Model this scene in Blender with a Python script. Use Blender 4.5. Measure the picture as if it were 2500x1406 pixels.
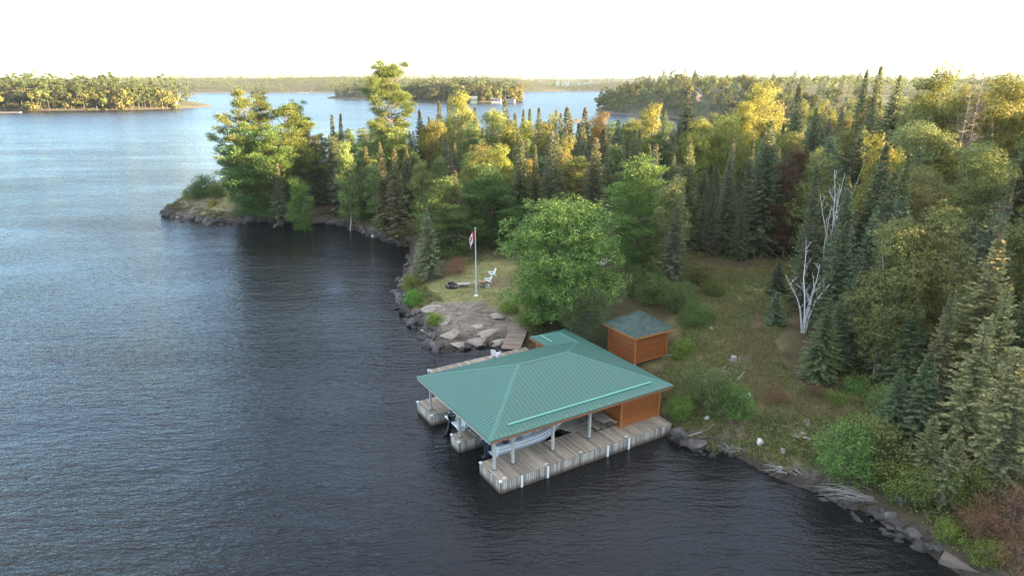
import bpy, math, random
import numpy as np
from mathutils import Vector, Matrix

# ------------------------------------------------------------------ camera, sky, sun, exposure
for o in list(bpy.data.objects):
    bpy.data.objects.remove(o, do_unlink=True)
SC = bpy.context.scene
COL = SC.collection
CAM_H, FPX, HORIZON = 24.0, 1650.0, 188.0
PITCH = math.atan((703 - HORIZON) / FPX)
cam_data = bpy.data.cameras.new('camera')
cam_data.sensor_width = 36.0
cam_data.lens = 36.0 * FPX / 2500
cam_data.clip_start = 0.5
cam_data.clip_end = 30000
cam = bpy.data.objects.new('camera', cam_data)
COL.objects.link(cam)
cam.location = (0, 0, CAM_H)
cam.rotation_euler = (math.pi / 2 - PITCH, 0, 0)
SC.camera = cam

SUN_ELEV, SUN_AZ = math.radians(8.5), math.radians(101.0)   # azimuth clockwise from +Y
world = bpy.data.worlds.new('World')
SC.world = world
world.use_nodes = True
wn = world.node_tree
sky = wn.nodes.new('ShaderNodeTexSky')
sky.sky_type = 'NISHITA'
sky.sun_disc = False
sky.sun_elevation = SUN_ELEV
sky.sun_rotation = SUN_AZ
sky.altitude = 300
sky.air_density = 1.0
sky.dust_density = 0.5
sky.ozone_density = 3.2
bg = wn.nodes['Background']
bg.inputs[1].default_value = 0.088
# thin broken high cloud over the whole sky (the lake mirrors it), sinking into the glow at the horizon
wtc = wn.nodes.new('ShaderNodeTexCoord'); wsep = wn.nodes.new('ShaderNodeSeparateXYZ'); wn.links.new(wtc.outputs['Generated'], wsep.inputs[0])
def wmath(op, a, b=0.0, clamp=False):
    n = wn.nodes.new('ShaderNodeMath'); n.operation = op; n.use_clamp = clamp
    for s_, v_ in ((n.inputs[0], a), (n.inputs[1], b)):
        if isinstance(v_, bpy.types.NodeSocket): wn.links.new(v_, s_)
        else: s_.default_value = v_
    return n.outputs[0]
wz = wmath('MAXIMUM', wsep.outputs[2], 0.03)
wcx = wn.nodes.new('ShaderNodeCombineXYZ')
wn.links.new(wmath('DIVIDE', wsep.outputs[0], wz), wcx.inputs[0]); wn.links.new(wmath('DIVIDE', wsep.outputs[1], wz), wcx.inputs[1])
wno = wn.nodes.new('ShaderNodeTexNoise'); wno.inputs['Scale'].default_value = 0.9; wno.inputs['Detail'].default_value = 6; wno.inputs['Distortion'].default_value = 0.4
wn.links.new(wcx.outputs[0], wno.inputs['Vector'])
cover = wmath('MULTIPLY', wmath('MULTIPLY', wmath('SUBTRACT', wno.outputs[0], 0.30), 2.6, True), 0.9)
wcov = wmath('MULTIPLY', cover, wmath('MULTIPLY', wmath('SUBTRACT', wsep.outputs[2], 0.08), 1.6, True))
wmix = wn.nodes.new('ShaderNodeMix'); wmix.data_type = 'RGBA'
wn.links.new(wcov, wmix.inputs[0]); wn.links.new(sky.outputs[0], wmix.inputs[6]); wmix.inputs[7].default_value = (3.75, 3.5, 3.25, 1)
wn.links.new(wmix.outputs[2], bg.inputs[0])

sun_data = bpy.data.lights.new('sun', 'SUN')
sun_data.energy = 5.0
sun_data.angle = math.radians(0.6)
sun_data.color = (1.0, 0.70, 0.38)
sun = bpy.data.objects.new('sun', sun_data)
COL.objects.link(sun)
sv = Vector((math.sin(SUN_AZ) * math.cos(SUN_ELEV), math.cos(SUN_AZ) * math.cos(SUN_ELEV), math.sin(SUN_ELEV)))
sun.rotation_euler = sv.to_track_quat('Z', 'Y').to_euler()
sun.location = (60, -20, 60)

SC.view_settings.view_transform = 'Standard'
SC.view_settings.look = 'None'
SC.view_settings.exposure = 3.38
SC.view_settings.gamma = 1.0
SC.view_settings.use_curve_mapping = False
SC.render.engine = 'CYCLES'
SC.cycles.use_denoising = True
SC.cycles.use_adaptive_sampling = False
SC.cycles.denoising_prefilter = 'NONE'
SC.cycles.sample_clamp_indirect = 4.0
SC.cycles.max_bounces = 8
SC.cycles.diffuse_bounces = 4
SC.cycles.glossy_bounces = 3
SC.cycles.transmission_bounces = 3
SC.cycles.transparent_max_bounces = 4
SC.cycles.volume_bounces = 0
SC.cycles.caustics_reflective = False
SC.cycles.caustics_refractive = False

rng = np.random.default_rng(11)
random.seed(5)
SI, CO = math.sin(PITCH), math.cos(PITCH)

# ------------------------------------------------------------------ survey helpers (photo pixel -> place)
def gp(px, py, z=0.0):
    r = (px - 1250) / FPX; d = (py - 703) / FPX
    t = (CAM_H - z) / (SI + d * CO)
    return (r * t, t * (CO - d * SI), z)
def at_depth(px, py, y):
    d = (py - 703) / FPX; t = y / (CO - d * SI)
    return ((px - 1250) / FPX * t, y, CAM_H - t * (SI + d * CO))
def proj(x, y, z):
    zc = y * CO + (CAM_H - z) * SI
    return (1250 + FPX * x / zc, 703 + FPX * ((CAM_H - z) * CO - y * SI) / zc)

# ------------------------------------------------------------------ objects
def tag(o, label=None, cat=None, group=None, kind=None):
    if label: o['label'] = label
    if cat: o['category'] = cat
    if group: o['group'] = group
    if kind: o['kind'] = kind
    return o
def link(o, parent=None):
    COL.objects.link(o)
    if parent is not None: o.parent = parent
    return o
def empty(name, loc=(0, 0, 0), rz=0.0, parent=None):
    o = bpy.data.objects.new(name, None)
    o.empty_display_size = 0.2
    o.location = loc; o.rotation_euler = (0, 0, rz)
    return link(o, parent)
def mesh_np(name, V, F, mats, smooth=False, mi=None):
    """V (n,3) array; F (m,k) int array of constant k, or list of such arrays."""
    me = bpy.data.meshes.new(name)
    Fs = F if isinstance(F, list) else [F]
    Fs = [np.asarray(f, dtype=np.int32) for f in Fs if len(f)]
    tot = np.concatenate([np.full(len(f), f.shape[1], dtype=np.int32) for f in Fs])
    idx = np.concatenate([f.ravel() for f in Fs])
    me.vertices.add(len(V)); me.vertices.foreach_set('co', np.ascontiguousarray(V, dtype=np.float32).ravel())
    me.loops.add(len(idx)); me.loops.foreach_set('vertex_index', idx)
    me.polygons.add(len(tot))
    st = np.zeros(len(tot), dtype=np.int32); st[1:] = np.cumsum(tot)[:-1]
    me.polygons.foreach_set('loop_start', st); me.polygons.foreach_set('loop_total', tot)
    if smooth: me.polygons.foreach_set('use_smooth', np.ones(len(tot), dtype=bool))
    for m in (mats if isinstance(mats, (list, tuple)) else [mats]):
        me.materials.append(m)
    if mi is not None: me.polygons.foreach_set('material_index', np.asarray(mi, dtype=np.int32))
    me.update(calc_edges=True)
    return me
def obj(name, me, parent=None, loc=None, rot=None):
    o = bpy.data.objects.new(name, me)
    if loc is not None: o.location = loc
    if rot is not None: o.rotation_euler = rot
    return link(o, parent)

class MB:
    """collects solids for ONE mesh"""
    def __init__(s): s.v = []; s.f = []
    def add(s, vs, fs):
        b = len(s.v); s.v += [tuple(v) for v in vs]; s.f += [tuple(i + b for i in f) for f in fs]
    def box(s, x0, x1, y0, y1, z0, z1, bev=0.0):
        if bev <= 0:
            s.add([(x0,y0,z0),(x1,y0,z0),(x1,y1,z0),(x0,y1,z0),(x0,y0,z1),(x1,y0,z1),(x1,y1,z1),(x0,y1,z1)],
                  [(3,2,1,0),(4,5,6,7),(0,1,5,4),(1,2,6,5),(2,3,7,6),(3,0,4,7)])
        else:
            b = bev   # chamfered top
            s.add([(x0,y0,z0),(x1,y0,z0),(x1,y1,z0),(x0,y1,z0),(x0,y0,z1-b),(x1,y0,z1-b),(x1,y1,z1-b),(x0,y1,z1-b),
                   (x0+b,y0+b,z1),(x1-b,y0+b,z1),(x1-b,y1-b,z1),(x0+b,y1-b,z1)],
                  [(3,2,1,0),(0,1,5,4),(1,2,6,5),(2,3,7,6),(3,0,4,7),(4,5,9,8),(5,6,10,9),(6,7,11,10),(7,4,8,11),(8,9,10,11)])
        return s
    def bar(s, p, q, w, h=None, up=(0, 0, 1)):
        """rectangular bar from p to q, w across, h along up"""
        h = h or w
        p, q = Vector(p), Vector(q); d = (q - p).normalized(); u = Vector(up)
        sd = d.cross(u)
        if sd.length < 1e-4: sd = d.cross(Vector((1, 0, 0)))
        sd.normalize(); u = sd.cross(d).normalized()
        vs = []
        for c in (p, q):
            vs += [c - sd*w/2 - u*h/2, c + sd*w/2 - u*h/2, c + sd*w/2 + u*h/2, c - sd*w/2 + u*h/2]
        s.add(vs, [(0,3,2,1),(4,5,6,7),(0,1,5,4),(1,2,6,5),(2,3,7,6),(3,0,4,7)])
        return s
    def tube(s, pts, rad, n=8, cap=True):
        pts = [Vector(p) for p in pts]
        if not isinstance(rad, (list, tuple)): rad = [rad] * len(pts)
        vs = []; fs = []
        ref = None
        for i, p in enumerate(pts):
            d = (pts[min(i+1, len(pts)-1)] - pts[max(i-1, 0)]).normalized()
            if ref is None:
                ref = d.cross(Vector((0, 0, 1)))
                if ref.length < 1e-3: ref = Vector((1, 0, 0))
            ref = (ref - d * ref.dot(d)).normalized(); bi = d.cross(ref)
            for k in range(n):
                a = 2 * math.pi * k / n
                vs.append(p + (ref * math.cos(a) + bi * math.sin(a)) * rad[i])
        for i in range(len(pts) - 1):
            for k in range(n):
                k2 = (k + 1) % n
                fs.append((i*n+k, i*n+k2, (i+1)*n+k2, (i+1)*n+k))
        if cap:
            fs.append(tuple(range(n-1, -1, -1))); fs.append(tuple((len(pts)-1)*n + k for k in range(n)))
        s.add(vs, fs); return s
    def lathe(s, prof, n=16, c=(0, 0, 0)):
        vs = []; fs = []
        for (r, z) in prof:
            for k in range(n):
                a = 2*math.pi*k/n
                vs.append((c[0]+r*math.cos(a), c[1]+r*math.sin(a), c[2]+z))
        for i in range(len(prof)-1):
            for k in range(n):
                k2 = (k+1) % n
                fs.append((i*n+k, i*n+k2, (i+1)*n+k2, (i+1)*n+k))
        fs.append(tuple(range(n-1, -1, -1))); fs.append(tuple((len(prof)-1)*n+k for k in range(n)))
        s.add(vs, fs); return s
    def loft(s, rings, closed=True, caps=(True, True)):
        n = len(rings[0]); vs = [v for r in rings for v in r]; fs = []
        m = n if closed else n - 1
        for i in range(len(rings)-1):
            for k in range(m):
                k2 = (k+1) % n
                fs.append((i*n+k, i*n+k2, (i+1)*n+k2, (i+1)*n+k))
        if caps[0]: fs.append(tuple(range(n-1, -1, -1)))
        if caps[1]: fs.append(tuple((len(rings)-1)*n+k for k in range(n)))
        s.add(vs, fs); return s
    def prism(s, poly, z0, z1):
        n = len(poly)
        vs = [(x, y, z0) for x, y in poly] + [(x, y, z1) for x, y in poly]
        fs = [tuple(range(n-1, -1, -1)), tuple(range(n, 2*n))] + [(i, (i+1) % n, (i+1) % n + n, i+n) for i in range(n)]
        s.add(vs, fs); return s
    def mesh(s, name, mat, smooth=False):
        me = bpy.data.meshes.new(name)
        me.from_pydata(s.v, [], s.f)
        for m in (mat if isinstance(mat, (list, tuple)) else [mat]): me.materials.append(m)
        if smooth:
            me.polygons.foreach_set('use_smooth', np.ones(len(me.polygons), dtype=bool))
            try: me.set_sharp_from_angle(angle=math.radians(40))
            except Exception: pass
        me.update(); return me
    def build(s, name, mat, parent=None, loc=None, rot=None, smooth=False):
        return obj(name, s.mesh(name, mat, smooth), parent, loc, rot)

# ------------------------------------------------------------------ materials
def new_mat(name):
    m = bpy.data.materials.new(name); m.use_nodes = True
    nt = m.node_tree; b = nt.nodes['Principled BSDF']
    return m, nt, b
def N(nt, t, **kw):
    n = nt.nodes.new(t)
    for k, v in kw.items(): setattr(n, k, v)
    return n
def mixc(nt, f, a, b, blend='MIX'):
    n = nt.nodes.new('ShaderNodeMix'); n.data_type = 'RGBA'; n.blend_type = blend
    for s, v in ((n.inputs[0], f), (n.inputs[6], a), (n.inputs[7], b)):
        if isinstance(v, bpy.types.NodeSocket): nt.links.new(v, s)
        elif isinstance(v, tuple): s.default_value = (*v, 1) if len(v) == 3 else v
        else: s.default_value = v
    return n.outputs[2]
def mathn(nt, op, a, b=0.0, clamp=False):
    n = nt.nodes.new('ShaderNodeMath'); n.operation = op; n.use_clamp = clamp
    for s, v in ((n.inputs[0], a), (n.inputs[1], b)):
        if isinstance(v, bpy.types.NodeSocket): nt.links.new(v, s)
        else: s.default_value = v
    return n.outputs[0]
def ramp(nt, f, stops):
    n = nt.nodes.new('ShaderNodeValToRGB'); nt.links.new(f, n.inputs[0])
    e = n.color_ramp.elements
    while len(e) < len(stops): e.new(0.5)
    for i, (p, c) in enumerate(stops):
        e[i].position = p; e[i].color = (*c, 1) if len(c) == 3 else c
    return n.outputs[0]
def noise(nt, vec, scale, detail=4, rough=0.55, out=0, dist=0.0):
    n = nt.nodes.new('ShaderNodeTexNoise'); n.inputs['Scale'].default_value = scale
    n.inputs['Detail'].default_value = detail; n.inputs['Roughness'].default_value = rough
    n.inputs['Distortion'].default_value = dist
    if vec is not None: nt.links.new(vec, n.inputs['Vector'])
    return n.outputs[out]
def mapping(nt, vec, scale=(1, 1, 1), rot=(0, 0, 0), loc=(0, 0, 0)):
    n = nt.nodes.new('ShaderNodeMapping'); nt.links.new(vec, n.inputs[0])
    n.inputs['Scale'].default_value = scale; n.inputs['Rotation'].default_value = rot; n.inputs['Location'].default_value = loc
    return n.outputs[0]
def bump(nt, b, h, strength=0.4, dist=0.05):
    n = nt.nodes.new('ShaderNodeBump'); n.inputs['Strength'].default_value = strength; n.inputs['Distance'].default_value = dist
    nt.links.new(h, n.inputs['Height']); nt.links.new(n.outputs[0], b.inputs['Normal']); return n
def objcoord(nt): return nt.nodes.new('ShaderNodeTexCoord').outputs['Object']
def position(nt): return nt.nodes.new('ShaderNodeNewGeometry').outputs['Position']
def objrand(nt): return nt.nodes.new('ShaderNodeObjectInfo').outputs['Random']

def plain(name, col, rough=0.6, metal=0.0, var=0.12, nscale=6.0, spec=0.4, emit=None):
    m, nt, b = new_mat(name)
    c = noise(nt, objcoord(nt), nscale, 5)
    v = mathn(nt, 'MULTIPLY_ADD', c, 2 * var); nt.nodes[-1].inputs[2].default_value = 1 - var
    hs = nt.nodes.new('ShaderNodeHueSaturation'); hs.inputs['Color'].default_value = (*col, 1)
    nt.links.new(v, hs.inputs['Value'])
    nt.links.new(hs.outputs[0], b.inputs['Base Color'])
    b.inputs['Roughness'].default_value = rough; b.inputs['Metallic'].default_value = metal
    b.inputs['Specular IOR Level'].default_value = spec
    return m
def wood(name, ca, cb, axis=0, rough=0.75, stain=None, spread=0.35, gscale=1.0):
    """weathered board: grain along axis, tone differs board to board"""
    m, nt, b = new_mat(name)
    oc = objcoord(nt)
    sc = [14 * gscale] * 3; sc[axis] = 1.1 * gscale
    r = objrand(nt)
    off = nt.nodes.new('ShaderNodeVectorMath'); off.operation = 'ADD'
    cx = nt.nodes.new('ShaderNodeCombineXYZ'); 
    for k in range(3): nt.links.new(mathn(nt, 'MULTIPLY', r, 37.0 + 11*k), cx.inputs[k])
    nt.links.new(oc, off.inputs[0]); nt.links.new(cx.outputs[0], off.inputs[1])
    g = noise(nt, mapping(nt, off.outputs[0], tuple(sc)), 1.6, 6, 0.65, dist=0.4)
    g2 = noise(nt, off.outputs[0], 1.7, 4)
    f = mathn(nt, 'ADD', mathn(nt, 'MULTIPLY', g, 0.7), mathn(nt, 'MULTIPLY', g2, 0.35), True)
    c = ramp(nt, f, [(0.25, ca), (0.75, cb)])
    hs = nt.nodes.new('ShaderNodeHueSaturation'); nt.links.new(c, hs.inputs['Color'])
    v = mathn(nt, 'MULTIPLY', r, spread); v = mathn(nt, 'ADD', v, 1 - spread * 0.55)
    nt.links.new(v, hs.inputs['Value'])
    out = hs.outputs[0]
    if stain:   # tannin line where the lake laps the boards
        z = nt.nodes.new('ShaderNodeSeparateXYZ'); nt.links.new(position(nt), z.inputs[0])
        zz = mathn(nt, 'ADD', z.outputs[2], mathn(nt, 'MULTIPLY', g2, 0.25))
        mr = nt.nodes.new('ShaderNodeMapRange'); nt.links.new(zz, mr.inputs[0])
        mr.inputs[1].default_value = 0.22; mr.inputs[2].default_value = 0.5; mr.inputs[3].default_value = 1; mr.inputs[4].default_value = 0
        out = mixc(nt, mathn(nt, 'MULTIPLY', mr.outputs[0], 0.85), out, stain)
    nt.links.new(out, b.inputs['Base Color'])
    b.inputs['Roughness'].default_value = rough; b.inputs['Specular IOR Level'].default_value = 0.25
    bump(nt, b, g, 0.35, 0.006)
    return m
def leafmat(name, ca, cb, trans=0.3, val=0.35, hue=0.02, lo=0.15, hi=0.9, rough=0.6):
    """foliage: colour differs leaf to leaf, tree to tree; object colour tints the whole plant"""
    m, nt, b = new_mat(name)
    isl = nt.nodes.new('ShaderNodeNewGeometry').outputs['Random Per Island']
    c = ramp(nt, isl, [(lo, ca), (hi, cb)])
    oi = nt.nodes.new('ShaderNodeObjectInfo')
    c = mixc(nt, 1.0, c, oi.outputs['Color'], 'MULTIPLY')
    hs = nt.nodes.new('ShaderNodeHueSaturation'); nt.links.new(c, hs.inputs['Color'])
    big = noise(nt, objcoord(nt), 0.55, 2)
    v = mathn(nt, 'ADD', mathn(nt, 'MULTIPLY', oi.outputs['Random'], val), mathn(nt, 'MULTIPLY', big, 0.5))
    nt.links.new(mathn(nt, 'ADD', v, 0.75 - val / 2), hs.inputs['Value'])
    nt.links.new(mathn(nt, 'ADD', mathn(nt, 'MULTIPLY', oi.outputs['Random'], hue), 0.5 - hue / 2), hs.inputs['Hue'])
    nt.links.new(hs.outputs[0], b.inputs['Base Color'])
    b.inputs['Roughness'].default_value = rough; b.inputs['Specular IOR Level'].default_value = 0.2
    t = nt.nodes.new('ShaderNodeBsdfTranslucent'); nt.links.new(hs.outputs[0], t.inputs[0])
    mx = nt.nodes.new('ShaderNodeMixShader'); mx.inputs[0].default_value = trans
    nt.links.new(b.outputs[0], mx.inputs[1]); nt.links.new(t.outputs[0], mx.inputs[2])
    nt.links.new(mx.outputs[0], nt.nodes['Material Output'].inputs['Surface'])
    return m

M = {}
M['plank'] = wood('weathered_plank', (0.175, 0.14, 0.097), (0.44, 0.365, 0.28), 1, spread=0.6)
M['plank_u'] = wood('weathered_plank_long', (0.24, 0.195, 0.145), (0.55, 0.465, 0.37), 0, spread=0.5)
M['facing'] = wood('dock_facing_board', (0.21, 0.175, 0.14), (0.56, 0.50, 0.43), 2, stain=(0.10, 0.055, 0.035), spread=0.75)
M['cedar'] = wood('stained_cedar', (0.20, 0.055, 0.014), (0.36, 0.115, 0.03), 0, rough=0.55, spread=0.3)
M['cedar_v'] = wood('stained_cedar_across', (0.22, 0.056, 0.014), (0.37, 0.108, 0.026), 1, rough=0.55, spread=0.3)
M['ramp_plank'] = wood('brown_plank', (0.15, 0.11, 0.08), (0.33, 0.26, 0.20), 1, spread=0.5)
M['cedar_trim'] = wood('cedar_trim', (0.40, 0.13, 0.03), (0.56, 0.21, 0.06), 2, rough=0.55, spread=0.1)
M['fascia'] = wood('eave_board', (0.20, 0.075, 0.035), (0.36, 0.14, 0.07), 0, spread=0.2)
M['post'] = wood('grey_post', (0.34, 0.31, 0.27), (0.54, 0.50, 0.45), 2, spread=0.15)
M['dark_wood'] = plain('dark_wood', (0.05, 0.045, 0.04), 0.9)
M['white_paint'] = plain('white_paint', (0.78, 0.78, 0.77), 0.45, var=0.05)
M['white_gel'] = plain('white_gelcoat', (0.86, 0.86, 0.85), 0.22, var=0.03, nscale=2, spec=0.5)
M['grey_seat'] = plain('grey_vinyl', (0.45, 0.45, 0.46), 0.5)
M['navy'] = plain('navy_vinyl', (0.02, 0.03, 0.06), 0.4)
M['black_gloss'] = plain('black_cowling', (0.008, 0.008, 0.010), 0.18, spec=0.6)
M['slate_gloss'] = plain('slate_cowling', (0.035, 0.05, 0.075), 0.25, spec=0.6)
M['decal'] = plain('silver_decal', (0.55, 0.56, 0.58), 0.35)
M['steel'] = plain('steel_tube', (0.5, 0.5, 0.5), 0.3, 0.9)
M['black_metal'] = plain('black_metal', (0.02, 0.02, 0.022), 0.5)
M['white_pole'] = plain('white_pole', (0.62, 0.62, 0.62), 0.4, var=0.05)
M['red_cloth'] = plain('red_cloth', (0.55, 0.02, 0.035), 0.8)
M['white_cloth'] = plain('white_cloth', (0.75, 0.75, 0.75), 0.8)
M['concrete'] = plain('concrete', (0.15, 0.125, 0.10), 0.9, var=0.25)
M['soffit'] = plain('soffit_board', (0.30, 0.24, 0.18), 0.8)
M['charcoal'] = plain('charcoal', (0.035, 0.03, 0.028), 0.95, var=0.4)
M['split_wood'] = plain('split_wood', (0.42, 0.24, 0.12), 0.8, var=0.25)
M['glass'] = plain('dark_window', (0.02, 0.025, 0.03), 0.1, spec=0.8)
# painted steel roofing
def roofmat(name, col, rough=0.38, dirt=0.14):
    m, nt, b = new_mat(name)
    p = position(nt)
    a = noise(nt, p, 0.45, 6, 0.65); d = noise(nt, mapping(nt, p, (5, 5, 1.0)), 1.0, 5, 0.7)
    v = mathn(nt, 'ADD', mathn(nt, 'MULTIPLY', a, dirt * 2), mathn(nt, 'MULTIPLY', d, dirt)); v = mathn(nt, 'ADD', v, 1 - 1.5 * dirt)
    hs = nt.nodes.new('ShaderNodeHueSaturation'); hs.inputs['Color'].default_value = (*col, 1)
    nt.links.new(v, hs.inputs['Value'])
    nt.links.new(mathn(nt, 'ADD', mathn(nt, 'MULTIPLY', a, 0.5), 0.7), hs.inputs['Saturation']); nt.links.new(hs.outputs[0], b.inputs['Base Color'])
    nt.links.new(mathn(nt, 'ADD', mathn(nt, 'MULTIPLY', d, 0.3), rough - 0.1), b.inputs['Roughness']); b.inputs['Specular IOR Level'].default_value = 0.45
    return m
M['roof'] = roofmat('green_steel_roof', (0.056, 0.152, 0.112))
M['seam'] = roofmat('green_steel_seam_shade', (0.048, 0.132, 0.10), 0.45)  # darker than the roof: shade of the rib sides put into the colour
M['cap'] = roofmat('green_steel_cap', (0.064, 0.18, 0.135))
M['guard'] = roofmat('snow_guard', (0.15, 0.40, 0.31), 0.4)
m, nt, b = new_mat('asphalt_shingle'); M['shingle'] = m
r = objrand(nt); g = noise(nt, objcoord(nt), 60, 3)
f = mathn(nt, 'ADD', mathn(nt, 'MULTIPLY', r, 0.75), mathn(nt, 'MULTIPLY', g, 0.35), True)
nt.links.new(ramp(nt, f, [(0.1, (0.035, 0.06, 0.048)), (0.9, (0.07, 0.10, 0.08))]), b.inputs['Base Color']); b.inputs['Roughness'].default_value = 0.9
# rocks
def rockmat(name, ca, cb, wet=True, lichen=(0.38, 0.37, 0.30), lich=0.35):
    m, nt, b = new_mat(name)
    p = position(nt)
    n1 = noise(nt, p, 1.3, 6, 0.6); n2 = noise(nt, p, 7, 6, 0.65)
    c = ramp(nt, mathn(nt, 'ADD', mathn(nt, 'MULTIPLY', n1, 0.6), mathn(nt, 'MULTIPLY', n2, 0.45), True), [(0.32, ca), (0.72, cb)])
    hs = nt.nodes.new('ShaderNodeHueSaturation'); nt.links.new(c, hs.inputs['Color'])
    nt.links.new(mathn(nt, 'ADD', mathn(nt, 'MULTIPLY', objrand(nt), 0.5), 0.75), hs.inputs['Value'])
    ln = noise(nt, p, 2.2, 8, 0.7)
    lf = nt.nodes.new('ShaderNodeMapRange'); nt.links.new(ln, lf.inputs[0]); lf.inputs[1].default_value = 0.55; lf.inputs[2].default_value = 0.68
    out = mixc(nt, mathn(nt, 'MULTIPLY', lf.outputs[0], lich), hs.outputs[0], lichen)
    z = nt.nodes.new('ShaderNodeSeparateXYZ'); nt.links.new(p, z.inputs[0])
    mr = nt.nodes.new('ShaderNodeMapRange'); nt.links.new(mathn(nt, 'ADD', z.outputs[2], mathn(nt, 'MULTIPLY', n1, 0.5)), mr.inputs[0])
    mr.inputs[1].default_value = 0.25; mr.inputs[2].default_value = 0.70; mr.inputs[3].default_value = 1; mr.inputs[4].default_value = 0
    if wet: out = mixc(nt, mathn(nt, 'MULTIPLY', mr.outputs[0], 0.75), out, (0.035, 0.03, 0.028))   # dark algae band at the water
    nt.links.new(out, b.inputs['Base Color']); b.inputs['Roughness'].default_value = 0.85; b.inputs['Specular IOR Level'].default_value = 0.3
    cr = nt.nodes.new('ShaderNodeTexVoronoi'); cr.feature = 'DISTANCE_TO_EDGE'; cr.inputs['Scale'].default_value = 0.9
    nt.links.new(mapping(nt, p, (1, 2.2, 1.5), (0, 0, 0.5)), cr.inputs['Vector'])
    e = mathn(nt, 'MINIMUM', mathn(nt, 'MULTIPLY', cr.outputs[0], 6.0), 0.5)
    bump(nt, b, mathn(nt, 'ADD', n2, e), 0.7, 0.05)
    return m
M['rock'] = rockmat('shore_rock', (0.032, 0.027, 0.025), (0.125, 0.11, 0.098))
M['granite'] = rockmat('pale_granite', (0.17, 0.135, 0.11), (0.52, 0.45, 0.375), lich=0.5, lichen=(0.42, 0.40, 0.30))
M['white_rock'] = rockmat('white_boulder', (0.45, 0.43, 0.38), (0.66, 0.64, 0.58), wet=False, lich=0.1)
# foliage
M['fir'] = leafmat('fir_needles', (0.115, 0.142, 0.075), (0.31, 0.345, 0.18), 0.38)
M['spruce'] = leafmat('spruce_needles', (0.14, 0.15, 0.088), (0.34, 0.335, 0.21), 0.38)
M['pine'] = leafmat('pine_needles', (0.085, 0.12, 0.042), (0.22, 0.27, 0.09), 0.3)
M['birch_leaf'] = leafmat('birch_leaves', (0.125, 0.142, 0.056), (0.31, 0.32, 0.13), 0.35)
M['maple_leaf'] = leafmat('maple_leaves', (0.08, 0.115, 0.036), (0.25, 0.315, 0.10), 0.35)
M['bush_leaf'] = leafmat('bush_leaves', (0.085, 0.11, 0.04), (0.235, 0.265, 0.095), 0.3)
M['dead_needle'] = leafmat('dead_needles', (0.10, 0.055, 0.035), (0.24, 0.14, 0.09), 0.1)
M['cone'] = leafmat('cones', (0.17, 0.11, 0.06), (0.34, 0.23, 0.14), 0.1)
M['twig'] = plain('grey_twig', (0.14, 0.12, 0.105), 0.9)
M['bark'] = plain('grey_bark', (0.12, 0.10, 0.085), 0.95, var=0.3, nscale=9)
M['pine_bark'] = plain('pine_bark', (0.16, 0.10, 0.07), 0.95, var=0.3)
m, nt, b = new_mat('birch_bark'); M['birch_bark'] = m; M['limb'] = None
s = mapping(nt, objcoord(nt), (3, 3, 14))
bk = noise(nt, s, 1.0, 4)
nt.links.new(ramp(nt, bk, [(0.36, (0.06, 0.05, 0.045)), (0.45, (0.50, 0.48, 0.45))]), b.inputs['Base Color']); b.inputs['Roughness'].default_value = 0.8
M['dead_bark'] = plain('bleached_wood', (0.60, 0.57, 0.53), 0.85, var=0.4, nscale=3)
M['drift'] = plain('driftwood', (0.30, 0.265, 0.235), 0.9, var=0.25)
M['limb'] = plain('dark_limb', (0.11, 0.095, 0.08), 0.9, var=0.3)
# ------------------------------------------------------------------ the land
O_DOCK = Vector((-0.689, 35.276, 0.0)); A_DOCK = math.radians(31.3)
UX, UY = math.cos(A_DOCK), math.sin(A_DOCK)
def uvw(u, v, z=0.0): return (O_DOCK.x + u*UX - v*UY, O_DOCK.y + u*UY + v*UX, z)

shore_px_a = [(2345,1406),(2275,1358),(2225,1325),(2170,1290),(2120,1255),(2080,1235),(2010,1212),(1950,1188),(1890,1165),(1840,1138),(1790,1112),(1740,1098),(1690,1096),(1640,1078)]
shore_uv = [(13.6,0.6),(13.2,3),(13.6,7),(13.3,11),(13.8,14.5),(12.6,16.9),(12.6,18.0)]
shore_px_b = [(1240,846),(1200,846),(1150,850),(1110,856),(1075,861),(1040,840),(1025,812),(1005,786),(975,760),(966,738),(970,705),(980,675),(992,645),(1001,620),(998,600),(960,592),(915,580),(880,568),(845,552),(800,546),(750,542),(690,544),(620,543),(570,547),(510,548),(465,541),(440,533),(395,526),(384,521),(400,512),(440,497),(462,482)]
SHORE = [(70,-60),(42,-20),(31,8)] + [gp(*p)[:2] for p in shore_px_a] + [uvw(*q)[:2] for q in shore_uv] + [gp(*p)[:2] for p in shore_px_b] + \
        [(-66,141),(-62,150),(-50,160),(-20,168),(10,172),(40,180),(75,200),(110,235),(250,300),(420,300),(420,-60)]
SHORE = np.array(SHORE, dtype=float)

def sdist(P, poly):
    """signed distance to polygon, positive inside"""
    P = np.asarray(P, dtype=float); A = poly; B = np.roll(poly, -1, 0)
    d2 = np.full(len(P), 1e18); ins = np.zeros(len(P), dtype=bool)
    for a, b in zip(A, B):
        e = b - a; w = P - a
        t = np.clip((w @ e) / max(e @ e, 1e-9), 0, 1)
        q = w - t[:, None] * e
        d2 = np.minimum(d2, (q * q).sum(1))
        c = ((a[1] > P[:, 1]) != (b[1] > P[:, 1]))
        if abs(b[1] - a[1]) > 1e-9:
            xi = a[0] + (P[:, 1] - a[1]) * e[0] / (b[1] - a[1])
            ins ^= c & (P[:, 0] < xi)
    return np.where(ins, 1, -1) * np.sqrt(d2)

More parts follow.
